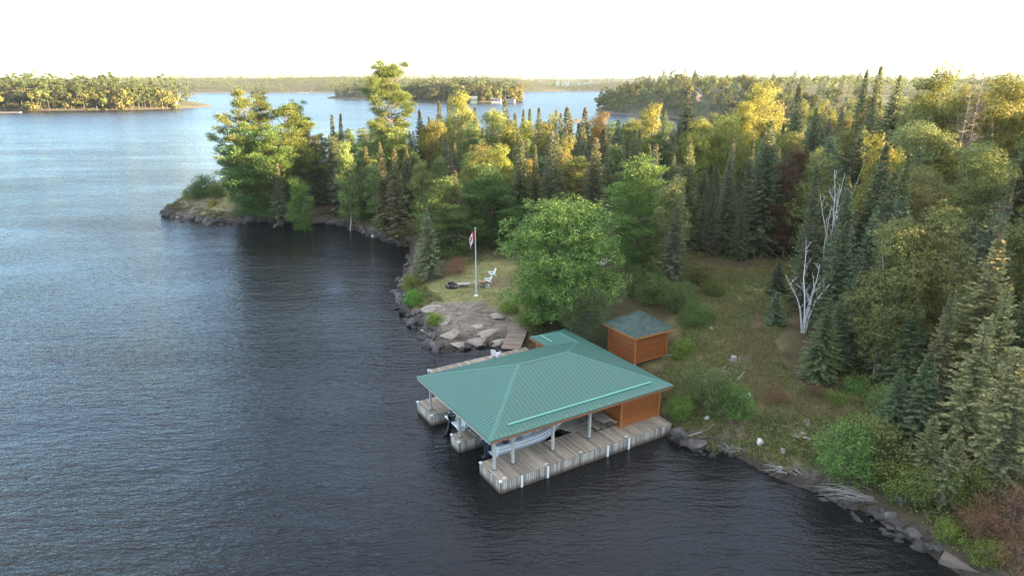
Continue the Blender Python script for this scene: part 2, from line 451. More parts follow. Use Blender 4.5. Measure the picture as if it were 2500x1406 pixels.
# value noise for terrain relief (lattice hashed, smooth)
def vnoise(x, y, s, seed=0):
    x = x / s; y = y / s
    xi = np.floor(x).astype(np.int64); yi = np.floor(y).astype(np.int64)
    fx = x - xi; fy = y - yi
    fx = fx*fx*(3-2*fx); fy = fy*fy*(3-2*fy)
    def h(a, b):
        n = (a * 374761393 + b * 668265263 + seed * 974711) & 0xffffffff
        n = ((n ^ (n >> 13)) * 1274126177) & 0xffffffff
        return ((n ^ (n >> 16)) & 0xffff) / 65535.0
    return (h(xi, yi)*(1-fx)+h(xi+1, yi)*fx)*(1-fy)+(h(xi, yi+1)*(1-fx)+h(xi+1, yi+1)*fx)*fy
def sstep(a, b, x):
    t = np.clip((x - a) / (b - a), 0, 1); return t*t*(3-2*t)
SHED_C = np.array(uvw(18.9, 9.3)[:2])
def height(x, y, d=None):
    x = np.atleast_1d(np.asarray(x, float)); y = np.atleast_1d(np.asarray(y, float))
    if d is None: d = sdist(np.stack([x, y], 1), SHORE)
    land = np.maximum(d, 0)
    h = 2.3*(1-np.exp(-land/4.2)) + 0.028*np.minimum(land, 70)
    h = h + 5.0*sstep(25, 95, x)*sstep(3, 40, land) + 4.0*sstep(95, 190, x)*sstep(0, 30, land)
    h = h + 2.2*np.exp(-((x+52)**2/160+(y-134)**2/150))*sstep(0, 6, land)      # knoll on the point
    rough = sstep(0.2, 2.5, land)
    h = h + rough*(0.55*(vnoise(x, y, 5.5, 1)-0.5) + 0.3*(vnoise(x, y, 2.1, 2)-0.5) + 0.12*(vnoise(x, y, 0.9, 3)-0.5))
    # dipping rock ledges below the lawn and on the point: risers a hand or two high
    q = (x*0.35 + y*0.94) + 1.6*(vnoise(x, y, 3.5, 5)-0.5)
    st = q/1.15; fr = st-np.floor(st); led = (np.floor(st) + sstep(0.78, 1.0, fr) - st)*0.34
    wl = np.maximum(sstep(11, 7, np.hypot(x+5.5, y-57)), sstep(16, 9, np.hypot(x+58, y-121)))
    h = h + wl*rough*led*1.25
    h = np.where(d < 0, np.maximum(0.35*d, -3.0) - 0.08, h)
    sd = np.sqrt((x-SHED_C[0])**2+(y-SHED_C[1])**2)
    k = sstep(5.5, 2.6, sd); h = h*(1-k) + np.minimum(h, 1.5)*k
    return h
def ground(x, y): return float(height(x, y)[0])
def on_ground(px, py):
    """place on the land seen at a photo pixel"""
    z = 1.5
    for _ in range(12):
        x, y, _z = gp(px, py, z); z = 0.5*z + 0.5*ground(x, y)
    return (x, y, ground(x, y))

def axis(lo, a, b, hi, fine, grow=1.12, mx=12):
    c = list(np.arange(a, b, fine)); s = fine
    v = b
    while v < hi: c.append(v); s = min(s*grow, mx); v += s
    c.append(hi); v = a; s = fine; pre = []
    while True:
        s = min(s*grow, mx); v -= s
        if v <= lo: break
        pre.append(v)
    return np.array([lo] + pre[::-1] + c)
gx = axis(-95, -24, 38, 300, 0.45); gy = axis(-40, 24, 82, 310, 0.45, 1.06, 8)
X, Y = np.meshgrid(gx, gy); xs, ys = X.ravel(), Y.ravel()
DS = sdist(np.stack([xs, ys], 1), SHORE)
ZS = height(xs, ys, DS)
nx, ny = len(gx), len(gy)
ii = (np.arange(ny-1)[:, None]*nx + np.arange(nx-1)[None, :]).ravel()
Fq = np.stack([ii, ii+1, ii+nx+1, ii+nx], 1)
keep = (DS[Fq].max(1) > -9)
Fq = Fq[keep]

# ground cover zones (what grows there): r = bare rock, g = grass/clearing, b = brown needles/duff
def px_poly(pts): return np.array([on_ground(*p)[:2] for p in pts])
CLEAR = px_poly([(1640,1060),(1630,900),(1680,840),(1640,740),(1610,690),(1690,655),(1930,650),(1940,720),(1880,830),(1920,940),(2080,980),(2150,960),(2120,1040),(2010,1120),(1940,1150),(1800,1090),(1700,1080)])
CAMP = px_poly([(985,690),(1060,690),(1120,660),(1190,630),(1250,640),(1320,700),(1300,790),(1240,840),(1100,850),(1020,800),(975,730)])
POINT = px_poly([(400,520),(450,480),(540,445),(640,450),(700,500),(760,535),(600,540),(460,535)])
PATH = px_poly([(1720,1080),(1790,960),(1790,900),(1800,830),(1820,790),(1850,760),(1880,780),(1880,850),(1890,910),(1960,960),(2060,1000),(2010,1040),(1890,1010),(1830,1060)])
P2 = np.stack([xs, ys], 1)
n1 = vnoise(xs, ys, 3.0, 7); n2 = vnoise(xs, ys, 1.1, 8)
jit = (n1-0.5)*3 + (n2-0.5)*1.6
rock = sstep(2.3, 0.6, DS + jit*0.8)
dcamp = sdist(P2, CAMP)
SLAB = px_poly([(1030,830),(1030,760),(1060,735),(1110,745),(1180,735),(1250,760),(1280,800),(1230,850),(1090,858)])
rock = np.maximum(rock, sstep(-0.6, 0.8, sdist(P2, SLAB) + jit*0.55))
PTROCK = px_poly([(385,522),(440,497),(500,475),(525,500),(500,520),(620,530),(700,540),(620,545),(460,540)])
rock = np.maximum(rock, 0.9*sstep(-0.8, 0.8, sdist(P2, PTROCK) + jit*0.8))
dclear = sdist(P2, CLEAR)
grass = np.maximum.reduce([sstep(-1.5, 1.5, dclear + jit), sstep(-1.0, 1.0, dcamp + jit*0.6), sstep(-1, 2, sdist(P2, POINT) + jit)])
brown = np.clip(0.9*sstep(-1.2, 0.8, sdist(P2, PATH) + jit*0.9) + 0.8*sstep(0.55, 0.8, vnoise(xs, ys, 4.2, 12)) , 0, 1)
me = mesh_np('ground', np.stack([xs, ys, ZS], 1), Fq, [], smooth=True)
ca = me.color_attributes.new('zone', 'FLOAT_COLOR', 'POINT')
ca.data.foreach_set('color', np.stack([rock, grass, brown, np.ones_like(rock)], 1).astype(np.float32).ravel())
m, nt, b = new_mat('ground_cover'); M['ground'] = m
att = nt.nodes.new('ShaderNodeVertexColor'); att.layer_name = 'zone'
sep = nt.nodes.new('ShaderNodeSeparateColor'); nt.links.new(att.outputs[0], sep.inputs[0])
p = position(nt)
a1 = noise(nt, p, 0.8, 7, 0.65); a2 = noise(nt, p, 5, 6, 0.7); a3 = noise(nt, p, 22, 4, 0.7)
mixn = mathn(nt, 'ADD', mathn(nt, 'MULTIPLY', a1, 0.5), mathn(nt, 'ADD', mathn(nt, 'MULTIPLY', a2, 0.35), mathn(nt, 'MULTIPLY', a3, 0.2)), True)
duff = ramp(nt, mixn, [(0.3, (0.045, 0.035, 0.022)), (0.55, (0.09, 0.075, 0.038)), (0.75, (0.12, 0.085, 0.05))])
grs = ramp(nt, mixn, [(0.28, (0.11, 0.13, 0.042)), (0.45, (0.20, 0.225, 0.08)), (0.58, (0.33, 0.285, 0.12)), (0.72, (0.28, 0.285, 0.11)), (0.85, (0.39, 0.345, 0.19))])
brn = ramp(nt, mixn, [(0.3, (0.12, 0.085, 0.055)), (0.55, (0.23, 0.165, 0.11)), (0.8, (0.37, 0.29, 0.21))])
rk = ramp(nt, mixn, [(0.34, (0.06, 0.048, 0.04)), (0.45, (0.22, 0.175, 0.14)), (0.55, (0.38, 0.32, 0.255)), (0.70, (0.54, 0.475, 0.385))])
mg = nt.nodes.new('ShaderNodeMapRange'); nt.links.new(mathn(nt, 'ADD', mathn(nt, 'MULTIPLY', a2, .6), mathn(nt, 'MULTIPLY', a1, .4)), mg.inputs[0]); mg.inputs[1].default_value = .50; mg.inputs[2].default_value = .58
moss = mixc(nt, mathn(nt, 'MULTIPLY', mg.outputs[0], .85), rk, ramp(nt, a3, [(.35, (0.10, 0.065, 0.035)), (.65, (0.20, 0.155, 0.075))]))
z = nt.nodes.new('ShaderNodeSeparateXYZ'); nt.links.new(p, z.inputs[0])
mr = nt.nodes.new('ShaderNodeMapRange'); nt.links.new(mathn(nt, 'ADD', z.outputs[2], mathn(nt, 'MULTIPLY', a1, 0.6)), mr.inputs[0])
mr.inputs[1].default_value = 0.55; mr.inputs[2].default_value = 1.35; mr.inputs[3].default_value = 1; mr.inputs[4].default_value = 0
rkw = mixc(nt, mathn(nt, 'MULTIPLY', mr.outputs[0], 0.85), moss, (0.03, 0.026, 0.023))
c = mixc(nt, sep.outputs[1], duff, grs)
c = mixc(nt, mathn(nt, 'MULTIPLY', sep.outputs[2], mathn(nt, 'ADD', mathn(nt, 'MULTIPLY', sep.outputs[1], 0.8), 0.2)), c, brn)
c = mixc(nt, sep.outputs[0], c, rkw)
nt.links.new(c, b.inputs['Base Color']); b.inputs['Roughness'].default_value = 0.95; b.inputs['Specular IOR Level'].default_value = 0.15
cr = nt.nodes.new('ShaderNodeTexVoronoi'); cr.feature = 'DISTANCE_TO_EDGE'; cr.inputs['Scale'].default_value = 0.55
wv = nt.nodes.new('ShaderNodeVectorMath'); wv.operation = 'MULTIPLY_ADD'
nt.links.new(noise(nt, p, 0.7, 3, out=1), wv.inputs[0]); wv.inputs[1].default_value = (1.6, 1.6, 1.6); nt.links.new(p, wv.inputs[2])
nt.links.new(mapping(nt, wv.outputs[0], (0.7, 2.6, 1.2), (0, 0, 0.35)), cr.inputs['Vector'])
crk = mathn(nt, 'MULTIPLY', mathn(nt, 'MINIMUM', mathn(nt, 'MULTIPLY', cr.outputs[0], 7.0), 1.0), mathn(nt, 'MULTIPLY', sep.outputs[0], 1.2))
hgt = mathn(nt, 'ADD', mathn(nt, 'ADD', mathn(nt, 'MULTIPLY', a2, 0.8), mathn(nt, 'MULTIPLY', a3, 0.5)), crk)
bump(nt, b, hgt, 1.0, 0.16)
me.materials.append(m)
tag(obj('ground', me), 'rocky wooded shore with a mown clearing and bare granite edge', kind='structure')

# ------------------------------------------------------------------ the lake
m, nt, b = new_mat('lake_water'); M['water'] = m
p = position(nt)
s = nt.nodes.new('ShaderNodeSeparateXYZ'); nt.links.new(p, s.inputs[0])
b.inputs['IOR'].default_value = 1.33
wr = nt.nodes.new('ShaderNodeMapRange'); nt.links.new(s.outputs[1], wr.inputs[0])     # open water beyond the point is rougher
wr.inputs[1].default_value = 120; wr.inputs[2].default_value = 420; wr.inputs[3].default_value = 0.05; wr.inputs[4].default_value = 0.26
nt.links.new(wr.outputs[0], b.inputs['Roughness'])
b.inputs['Specular IOR Level'].default_value = 0.5
bc = ramp(nt, noise(nt, p, 0.02, 3), [(0.35, (0.004, 0.006, 0.008)), (0.65, (0.009, 0.009, 0.008))])
nt.links.new(bc, b.inputs['Base Color'])
# wind ripples: crests run across the bay, finer cat's-paws over them
rot = math.radians(17)
w1 = noise(nt, mapping(nt, p, (0.55, 1.7, 1), (0, 0, -rot)), 1.0, 3, 0.55, dist=0.35)
w2 = noise(nt, mapping(nt, p, (1.7, 4.2, 1), (0, 0, -rot*0.4)), 1.0, 3, 0.6, dist=0.3)
w3 = noise(nt, mapping(nt, p, (0.12, 0.36, 1), (0, 0, -rot*1.4)), 1.0, 2, 0.5)
patch = nt.nodes.new('ShaderNodeMapRange'); nt.links.new(noise(nt, mapping(nt, p, (0.016, 0.05, 1), (0, 0, -0.3)), 1.0, 3), patch.inputs[0])
patch.inputs[1].default_value = 0.35; patch.inputs[2].default_value = 0.65; patch.inputs[3].default_value = 0.5; patch.inputs[4].default_value = 1.3
# the cove and the lee of the boathouse lie calmer
calm = nt.nodes.new('ShaderNodeMapRange'); nt.links.new(s.outputs[0], calm.inputs[0])
calm.inputs[1].default_value = -34; calm.inputs[2].default_value = -6; calm.inputs[3].default_value = 1.0; calm.inputs[4].default_value = 0.92
hh = mathn(nt, 'ADD', mathn(nt, 'ADD', mathn(nt, 'MULTIPLY', w1, 0.15), mathn(nt, 'MULTIPLY', w2, 0.085)), mathn(nt, 'MULTIPLY', w3, 0.20))
hh = mathn(nt, 'MULTIPLY', mathn(nt, 'MULTIPLY', hh, patch.outputs[0]), calm.outputs[0])
bn = nt.nodes.new('ShaderNodeBump'); bn.inputs['Strength'].default_value = 1.0; bn.inputs['Distance'].default_value = 1.0
nt.links.new(hh, bn.inputs['Height']); nt.links.new(bn.outputs[0], b.inputs['Normal'])
wx = np.array([-6000, -600, -100, 100, 600, 6000.]); wy = np.array([-400, 20, 150, 700, 2500, 7000.])
WX, WY = np.meshgrid(wx, wy); k = len(wx)
wi = (np.arange(len(wy)-1)[:, None]*k + np.arange(k-1)[None, :]).ravel()
me = mesh_np('water', np.stack([WX.ravel(), WY.ravel(), np.zeros(WX.size)], 1), np.stack([wi, wi+1, wi+k+1, wi+k], 1), m)
tag(obj('water', me), 'wind rippled dark blue lake water', kind='structure')

# ------------------------------------------------------------------ islands and far shores (each a closed mound rising from the lake)
m, nt, b = new_mat('far_ground'); M['far_ground'] = m
p = position(nt)
zz = nt.nodes.new('ShaderNodeSeparateXYZ'); nt.links.new(p, zz.inputs[0])
fn = noise(nt, p, 0.12, 4)
sh = nt.nodes.new('ShaderNodeMapRange'); nt.links.new(mathn(nt, 'ADD', zz.outputs[2], fn), sh.inputs[0])
sh.inputs[1].default_value = 1.0; sh.inputs[2].default_value = 1.8
c = mixc(nt, sh.outputs[0], (0.10, 0.085, 0.07), ramp(nt, fn, [(0.35, (0.03, 0.035, 0.015)), (0.65, (0.07, 0.075, 0.03))]))
nt.links.new(c, b.inputs['Base Color']); b.inputs['Roughness'].default_value = 1.0
ISL = {}
def island(name, poly, hmax, ramp_d, label, step, seed=0):
    poly = np.array(poly, float)
    x0, y0 = poly.min(0) - step; x1, y1 = poly.max(0) + step
    gx = np.arange(x0, x1 + step, step); gy = np.arange(y0, y1 + step, step)
    X, Y = np.meshgrid(gx, gy); xs, ys = X.ravel(), Y.ravel()
    def hf(xs, ys):
        d = sdist(np.stack([xs, ys], 1), poly) + (vnoise(xs, ys, ramp_d*0.7, seed)-0.5)*ramp_d*0.25
        h = hmax*(1-np.exp(-np.maximum(d, 0)/ramp_d))*(0.35+0.9*vnoise(xs, ys, ramp_d*2.2, seed+1)+0.4*vnoise(xs, ys, ramp_d*0.9, seed+3))
        h = h + np.where(d > 0, 0.5, np.maximum(d*0.3, -2))
        return h, d
    z, d = hf(xs, ys)
    nx, ny = len(gx), len(gy)
    ii = (np.arange(ny-1)[:, None]*nx + np.arange(nx-1)[None, :]).ravel()
    F = np.stack([ii, ii+1, ii+nx+1, ii+nx], 1); F = F[d[F].max(1) > -step*1.2]
    me = mesh_np(name, np.stack([xs, ys, z], 1), F, M['far_ground'], smooth=True)
    o = tag(obj(name, me), label, kind='structure')
    ISL[name] = (poly, hf)
    return o
def bx(px, y): return (px-1250)/FPX*y*1.03     # eastings at a far depth
island('island_hill', [(-560,640),(-470,530),(-420,520),(-350,515),(-290,535),(-258,560),(-250,585),(-262,615),(-330,660),(-420,700),(-560,720)], 9, 40, 'low wooded island across the water', 9, 21)
island('middle_island', [(bx(812,830),840),(bx(830,800),800),(bx(900,790),790),(bx(1000,740),742),(bx(1080,700),700),(bx(1180,695),690),(bx(1262,715),712),(bx(1258,745),748),(bx(1100,790),800),(bx(950,850),870),(bx(850,870),880)], 9, 35, 'long wooded island in the middle of the lake', 9, 33)
island('headland', [(60,520),(68,470),(85,440),(110,400),(150,370),(210,350),(330,340),(560,330),(700,420),(700,760),(300,760),(120,660),(70,590)], 15, 60, 'wooded hill with a cottage beyond the near forest', 11, 44)
island('far_shore', [(-1500,1150),(-700,1120),(-560,1110),(-480,1090),(-440,1110),(-300,1120),(-190,1100),(-100,1130),(50,1180),(130,1260),(140,1400),(60,1700),(-600,1800),(-1500,1800)], 21, 120, 'far wooded shore behind the islands', 30, 55)
island('far_point', [(30,1300),(60,1240),(150,1200),(300,1180),(700,1150),(1300,1150),(1300,1500),(500,1600),(120,1500)], 14, 90, 'far wooded point to the north', 28, 66)
island('horizon_hills', [(-3200,3300),(-1500,3000),(0,3100),(900,2800),(2200,2500),(3600,2600),(4200,3800),(0,4400),(-3200,4200)], 16, 420, 'hazy blue forested hills on the horizon', 90, 77)
island('islet', [(bx(636,860),872),(bx(660,855),858),(bx(694,860),862),(bx(690,880),884),(bx(655,885),888)], 1.6, 6, 'small tree covered islet off the far shore', 4, 88)
island('rock_islet', [(bx(500,960),964),(bx(525,955),956),(bx(536,965),966),(bx(515,975),976)], 1.0, 4, 'low bare rock islet near the far shore', 3, 90)
island('spit', [(bx(1366,380),392),(bx(1392,372),376),(bx(1420,380),384),(bx(1420,400),404),(bx(1380,402),404)], 1.0, 5, 'low green spit in the bay beyond the forest', 3, 92)
island('reef', [(bx(476,575),578),(bx(500,570),572),(bx(515,575),577),(bx(490,582),584)], 0.5, 4, 'thin rock reef off the island point', 3, 93)
# ------------------------------------------------------------------ dock under the boathouse
DZ = 0.83
PW = 0.15
dock = tag(empty('boat_dock', tuple(O_DOCK), A_DOCK), 'weathered grey plank dock with three fingers under the green roof', 'dock')
plank_cache = {}
def plank(parent, x, y, lx, ly, z=DZ, t=0.045, mat='plank', name='plank', rz=0.0):
    key = (round(lx, 3), round(ly, 3), mat, t)
    if key not in plank_cache:
        plank_cache[key] = MB().box(-lx/2, lx/2, -ly/2, ly/2, -t, 0, 0.008).mesh(name, M[mat])
    o = obj(name, plank_cache[key], parent, (x, y, z + random.uniform(-0.006, 0.006)), (0, random.uniform(-.004, .004), rz + random.uniform(-0.003, 0.003)))
    return o
def facing(parent, x, y, horiz, n_sign, w=PW, z0=-0.6, z1=DZ-0.05):
    key = ('f', horiz, w, z1)
    if key not in plank_cache:
        hx, hy = (w/2-0.015, 0.022) if horiz else (0.022, w/2-0.015)
        plank_cache[key] = MB().box(-hx, hx, -hy, hy, z0, z1, 0.006).mesh('facing_board', M['facing'])
    j = random.uniform(0, 0.012)*n_sign
    return obj('facing_board', plank_cache[key], parent, (x + (0 if horiz else j), y + (j if horiz else 0), random.uniform(-0.012, 0.008)))
# cores that carry the planks (cribs), set in from the boards
core = MB()
core.box(0.06, 13.86, 0.06, 2.46, -0.9, DZ-0.06); core.box(0.06, 13.86, 5.51, 6.55, -0.9, DZ-0.06); core.box(0.06, 13.86, 9.80, 12.23, -0.9, DZ-0.06)
core.box(7.3, 13.85, 2.40, 9.86, -0.9, DZ-0.07)
core.build('crib', M['dark_wood'], dock)
def run(u0, u1, v0, v1, step=PW):
    n = int(round((u1-u0)/step))
    for i in range(n):
        plank(dock, u0 + (i+0.5)*(u1-u0)/n, (v0+v1)/2, (u1-u0)/n - 0.009, v1-v0)
run(0.0, 13.9, -0.01, 2.53)
run(0.0, 7.2, 5.44, 6.62)
run(0.0, 7.2, 9.73, 12.30)
for i in range(46):   # rear deck, boards the other way
    v = 2.53 + (i+0.5)*(9.77/46)
    u0 = 7.2 if (v > 5.44 and v < 6.62) or v > 9.73 else 7.2 - 0.75*max(0, 1-abs(((v-2.53) % 4.2)-1.4)/1.4)
    plank(dock, (u0+13.9)/2, v, 13.9-u0, 9.77/46-0.009, mat='plank_u')
for i in range(93): facing(dock, (i+0.5)*PW*0.9965, -0.035, True, -1)
def front(v0, v1):
    n = int(round((v1-v0)/PW))
    for i in range(n): facing(dock, -0.03, v0 + (i+0.5)*(v1-v0)/n, False, -1)
front(0.0, 2.52); front(5.45, 6.61); front(9.74, 12.29)
for i in range(44): facing(dock, (i+0.5)*PW, 5.42, True, -1); facing(dock, (i+0.5)*PW, 9.71, True, -1)
for i in range(12): facing(dock, 13.92, (i+0.5)*PW*1.4, False, 1)
for u in (1.46, 3.38, 8.17, 9.99):      # white rub strips on the long side
    MB().box(u-0.07, u+0.07, -0.115, -0.062, -0.18, DZ-0.02, 0.01).build('rub_strip', M['white_paint'], dock)
for (u, v) in ((0.0, 0.0), (0.0, 2.52), (0.0, 6.61), (0.0, 5.45), (0.0, 9.74), (0.0, 12.29)):     # white corner bumpers
    s = 1 if v in (0.0, 5.45, 9.74) else -1
    MB().box(-0.075, 0.10, v-0.06 if s > 0 else v-0.14, v+0.14 if s > 0 else v+0.06, DZ-0.07, DZ+0.02, 0.015).build('corner_bumper', M['white_paint'], dock)
def cleat(u, v):
    m_ = MB(); m_.box(u-0.05, u+0.05, v-0.02, v+0.02, DZ, DZ+0.05); m_.tube([(u-0.14, v, DZ+0.05), (u, v, DZ+0.065), (u+0.14, v, DZ+0.05)], [0.014, 0.024, 0.014], 6)
    m_.build('cleat', M['white_paint'], dock)
for (u, v) in ((0.35, 0.15), (3.4, 0.15), (6.1, 0.15), (9.9, 0.15), (5.3, 2.35), (2.2, 2.35), (5.0, 1.75), (1.3, 6.35), (1.3, 11.9)): cleat(u, v)

# walkway along the left with the black swim ladder, and the ramp ashore
walk = tag(empty('plank_walkway', tuple(O_DOCK), A_DOCK), 'bleached plank walkway dock along the far side of the boathouse', 'walkway')
MB().box(3.14, 12.6, 14.75, 17.02, -0.8, DZ-0.07).build('crib', M['dark_wood'], walk)
MB().box(10.6, 12.6, 12.4, 14.74, -0.8, DZ-0.07).build('crib', M['dark_wood'], walk)
n = 62
for i in range(n): plank(walk, 3.08 + (i+0.5)*9.5/n, 15.88, 9.5/n-0.01, 2.42)
n = 12
for i in range(n): plank(walk, 11.6, 12.36 + (i+0.5)*2.3/n, 1.96, 2.3/n-0.01, mat='plank_u')
for i in range(62): facing(walk, 3.1 + (i+0.5)*0.153, 17.08, True, 1)
for i in range(16): facing(walk, 3.06, 14.72 + (i+0.5)*0.148, False, -1)
MB().box(2.98, 3.25, 16.9, 17.14, DZ-0.15, DZ+0.04, 0.02).build('corner_bumper', M['white_paint'], walk)
ladder = tag(empty('swim_ladder', tuple(O_DOCK), A_DOCK), 'black tube swim ladder at the end of the plank walkway', 'ladder')
for dv in (0.0, 0.45):
    MB().tube([(3.55, 16.45+dv, DZ), (3.55, 16.45+dv, DZ+0.75), (3.4, 16.45+dv, DZ+0.92), (3.15, 16.45+dv, DZ+0.9), (2.9, 16.45+dv, DZ+0.6), (2.88, 16.45+dv, -0.6)], 0.024, 7).build('rail', M['black_metal'], ladder, smooth=True)
for k in range(4): MB().bar((2.88, 16.45, 0.6-k*0.28), (2.88, 16.9, 0.6-k*0.28), 0.07, 0.03).build('rung', M['black_metal'], ladder)
ra = Vector(uvw(11.0, 17.2, DZ+0.02)); rb = Vector(uvw(15.6, 20.0, 0)); 
rb = Vector(on_ground(1273, 790)); rb.z += 0.12
ra = Vector(gp(1246, 851, DZ+0.05))
dirv = (rb-ra); Lr = dirv.length; rzr = math.atan2(dirv.y, dirv.x); slope = math.asin(dirv.z/Lr)
ramp_o = tag(empty('gangway_ramp', tuple(ra), rzr), 'sloping brown plank ramp from the walkway up to the rocks', 'ramp')
ramp_o.rotation_euler = (0, -slope, rzr)
n = int(Lr/0.15)
for i in range(n): plank(ramp_o, (i+0.5)*Lr/n, 0, Lr/n-0.01, 1.75, z=0.0, mat='ramp_plank')
for s in (-0.84, 0.84): MB().box(0, Lr, s-0.04, s+0.04, -0.26, -0.05).build('stringer', M['dark_wood'], ramp_o)
for k in range(3):
    for s in (-0.7, 0.7): MB().box(Lr*(0.15+0.3*k)-0.06, Lr*(0.15+0.3*k)+0.06, s-0.06, s+0.06, -1.6, -0.25).build('trestle_post', M['dark_wood'], ramp_o)

# ------------------------------------------------------------------ boathouse
house = tag(empty('boathouse', tuple(O_DOCK), A_DOCK), 'open boathouse with green metal hip roof on grey posts', 'boathouse')
ZE, PT = 3.30, 0.333
u0, u1, v0, v1 = -0.35, 14.5, 0.66, 11.36
vc = (v0+v1)/2; hw = (v1-v0)/2; ZR = ZE + PT*hw
wu0, wuc, wve = 10.88, 12.69, 13.7; wh = u1-wuc; ZW = ZE + PT*wh
RL, RR = (u0+hw, vc, ZR), (u1-hw, vc, ZR)
HV = (wuc, v1-wh, ZW); WE = (wuc, wve-wh, ZW)
roof = empty('roof', (0, 0, 0), 0, house)
def slab(name, pts, mat, t=0.07):
    n = len(pts); m_ = MB()
    m_.add([(p[0], p[1], p[2]) for p in pts] + [(p[0], p[1], p[2]-t) for p in pts],
           [tuple(range(n)), tuple(range(2*n-1, n-1, -1))] + [(i, i+n, (i+1) % n + n, (i+1) % n) for i in range(n)])
    return m_.build(name, mat, roof)
slab('roof_slope', [(u0,v0,ZE),RL,(u0,v1,ZE)][::-1], M['roof'])
slab('roof_slope', [(u0,v0,ZE),(u1,v0,ZE),RR,RL], M['roof'])
slab('roof_slope', [(u1,v0,ZE),(u1,wve,ZE),WE,HV,RR], M['roof'])
slab('roof_slope', [(u0,v1,ZE),RL,RR,HV,(wu0,v1,ZE)][::1], M['roof'])
slab('roof_slope', [(wu0,v1,ZE),HV,WE,(wu0,wve,ZE)], M['roof'])
slab('roof_slope', [(wu0,wve,ZE),WE,(u1,wve,ZE)], M['roof'])
seam_n = 0
def seam(p, q):
    p = Vector(p); q = Vector(q)
    if (q-p).length < 0.15: return
    up = Vector((0, 0, 0.012))
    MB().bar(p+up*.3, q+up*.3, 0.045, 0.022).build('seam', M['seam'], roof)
SP = 0.305
k = v0 + SP/2
while k < v1:                                   # front triangle
    L = min(k-v0, v1-k); seam((u0, k, ZE), (u0+L, k, ZE+PT*L)); k += SP
k = u0 + SP/2
while k < u1:                                   # long right slope
    L = min(k-u0, u1-k, hw); seam((k, v0, ZE), (k, v0+L, ZE+PT*L)); k += SP
k = u0 + SP/2
while k < wuc:                                  # left slope as far as the valley
    L = min(k-u0, u1-k, hw); s0 = max(0.0, k-wu0)
    if L - s0 > 0.1: seam((k, v1-s0, ZE+PT*s0), (k, v1-L, ZE+PT*L))
    k += SP
k = v0 + SP/2
while k < wve:                                  # back slope
    L = min(k-v0, hw if k < vc else 99, max(v1-k, wh) if k > vc else 99, wve-k if k > WE[1] else 99)
    seam((u1, k, ZE), (u1-L, k, ZE+PT*L)); k += SP
k = v1 - wh + SP
while k < wve:                                  # wing, near slope
    s0 = max(0.0, v1-k); L = wh if k < WE[1] else wve-k
    if L-s0 > 0.1: seam((wu0+s0, k, ZE+PT*s0), (wu0+L, k, ZE+PT*L))
    k += SP
k = wu0 + SP/2
while k < u1:
    L = min(k-wu0, u1-k); seam((k, wve, ZE), (k, wve-L, ZE+PT*L)); k += SP
def cap(p, q, w=0.26):
    p, q = Vector(p)+Vector((0,0,.035)), Vector(q)+Vector((0,0,.035)); d = (q-p).normalized(); sd = d.cross(Vector((0,0,1))).normalized()*w/2
    m_ = MB(); dn = Vector((0,0,-0.05)); th = Vector((0,0,-0.03))
    ring = lambda c: [c+sd+dn, c, c-sd+dn, c-sd+dn+th, c+th, c+sd+dn+th]
    m_.loft([ring(p), ring(q)]); return m_.build('hip_cap', M['cap'], roof)
cap((u0,v0,ZE), RL); cap((u0,v1,ZE), RL); cap((u1,v0,ZE), RR); cap(RR, HV); cap(HV, WE); cap(RL, RR); cap(WE, (wu0,wve,ZE)); cap(WE, (u1,wve,ZE))
MB().bar((1.35, v0+0.75, ZE+PT*0.75+0.045), (13.05, v0+0.75, ZE+PT*0.75+0.045), 0.13, 0.06).build('snow_guard', M['guard'], roof)
MB().bar((wu0+0.6, 11.3, ZE+PT*0.6+0.045), (wu0+0.6, 13.0, ZE+PT*0.6+0.045), 0.13, 0.06).build('snow_guard', M['guard'], roof)
# dry needles and leaf bits lodged along the eaves and against the guard rail
gl = np.random.default_rng(17); n_ = 520
lu = gl.uniform(u0+.3, u1-.3, n_); ls = np.where(gl.random(n_) < .62, .06+.22*gl.random(n_)**2, gl.uniform(.1, 4.0, n_))
ls = np.minimum(ls, np.minimum(lu-u0, u1-lu)-.05); ok = ls > .02; lu, ls = lu[ok], ls[ok]; n_ = len(lu)
a_ = gl.random(n_)*6.283; dx_, dy_ = .035*np.cos(a_), .035*np.sin(a_); z0_ = ZE+PT*ls+.012
vv_ = np.stack([np.column_stack([lu+k1*dx_-k2*dy_*.35, v0+ls+k1*dy_+k2*dx_*.35, z0_+PT*(k1*dy_+k2*dx_*.35)]) for k1, k2 in ((-1, 0), (0, 1), (1, 0), (0, -1))], 1).reshape(-1, 3)
M['litter'] = plain('dry_needles', (0.42, 0.36, 0.26), 0.9, var=.3)
tag(obj('leaf_litter', mesh_np('leaf_litter', vv_, np.arange(len(vv_)).reshape(-1, 4), M['litter']), roof), kind='stuff')
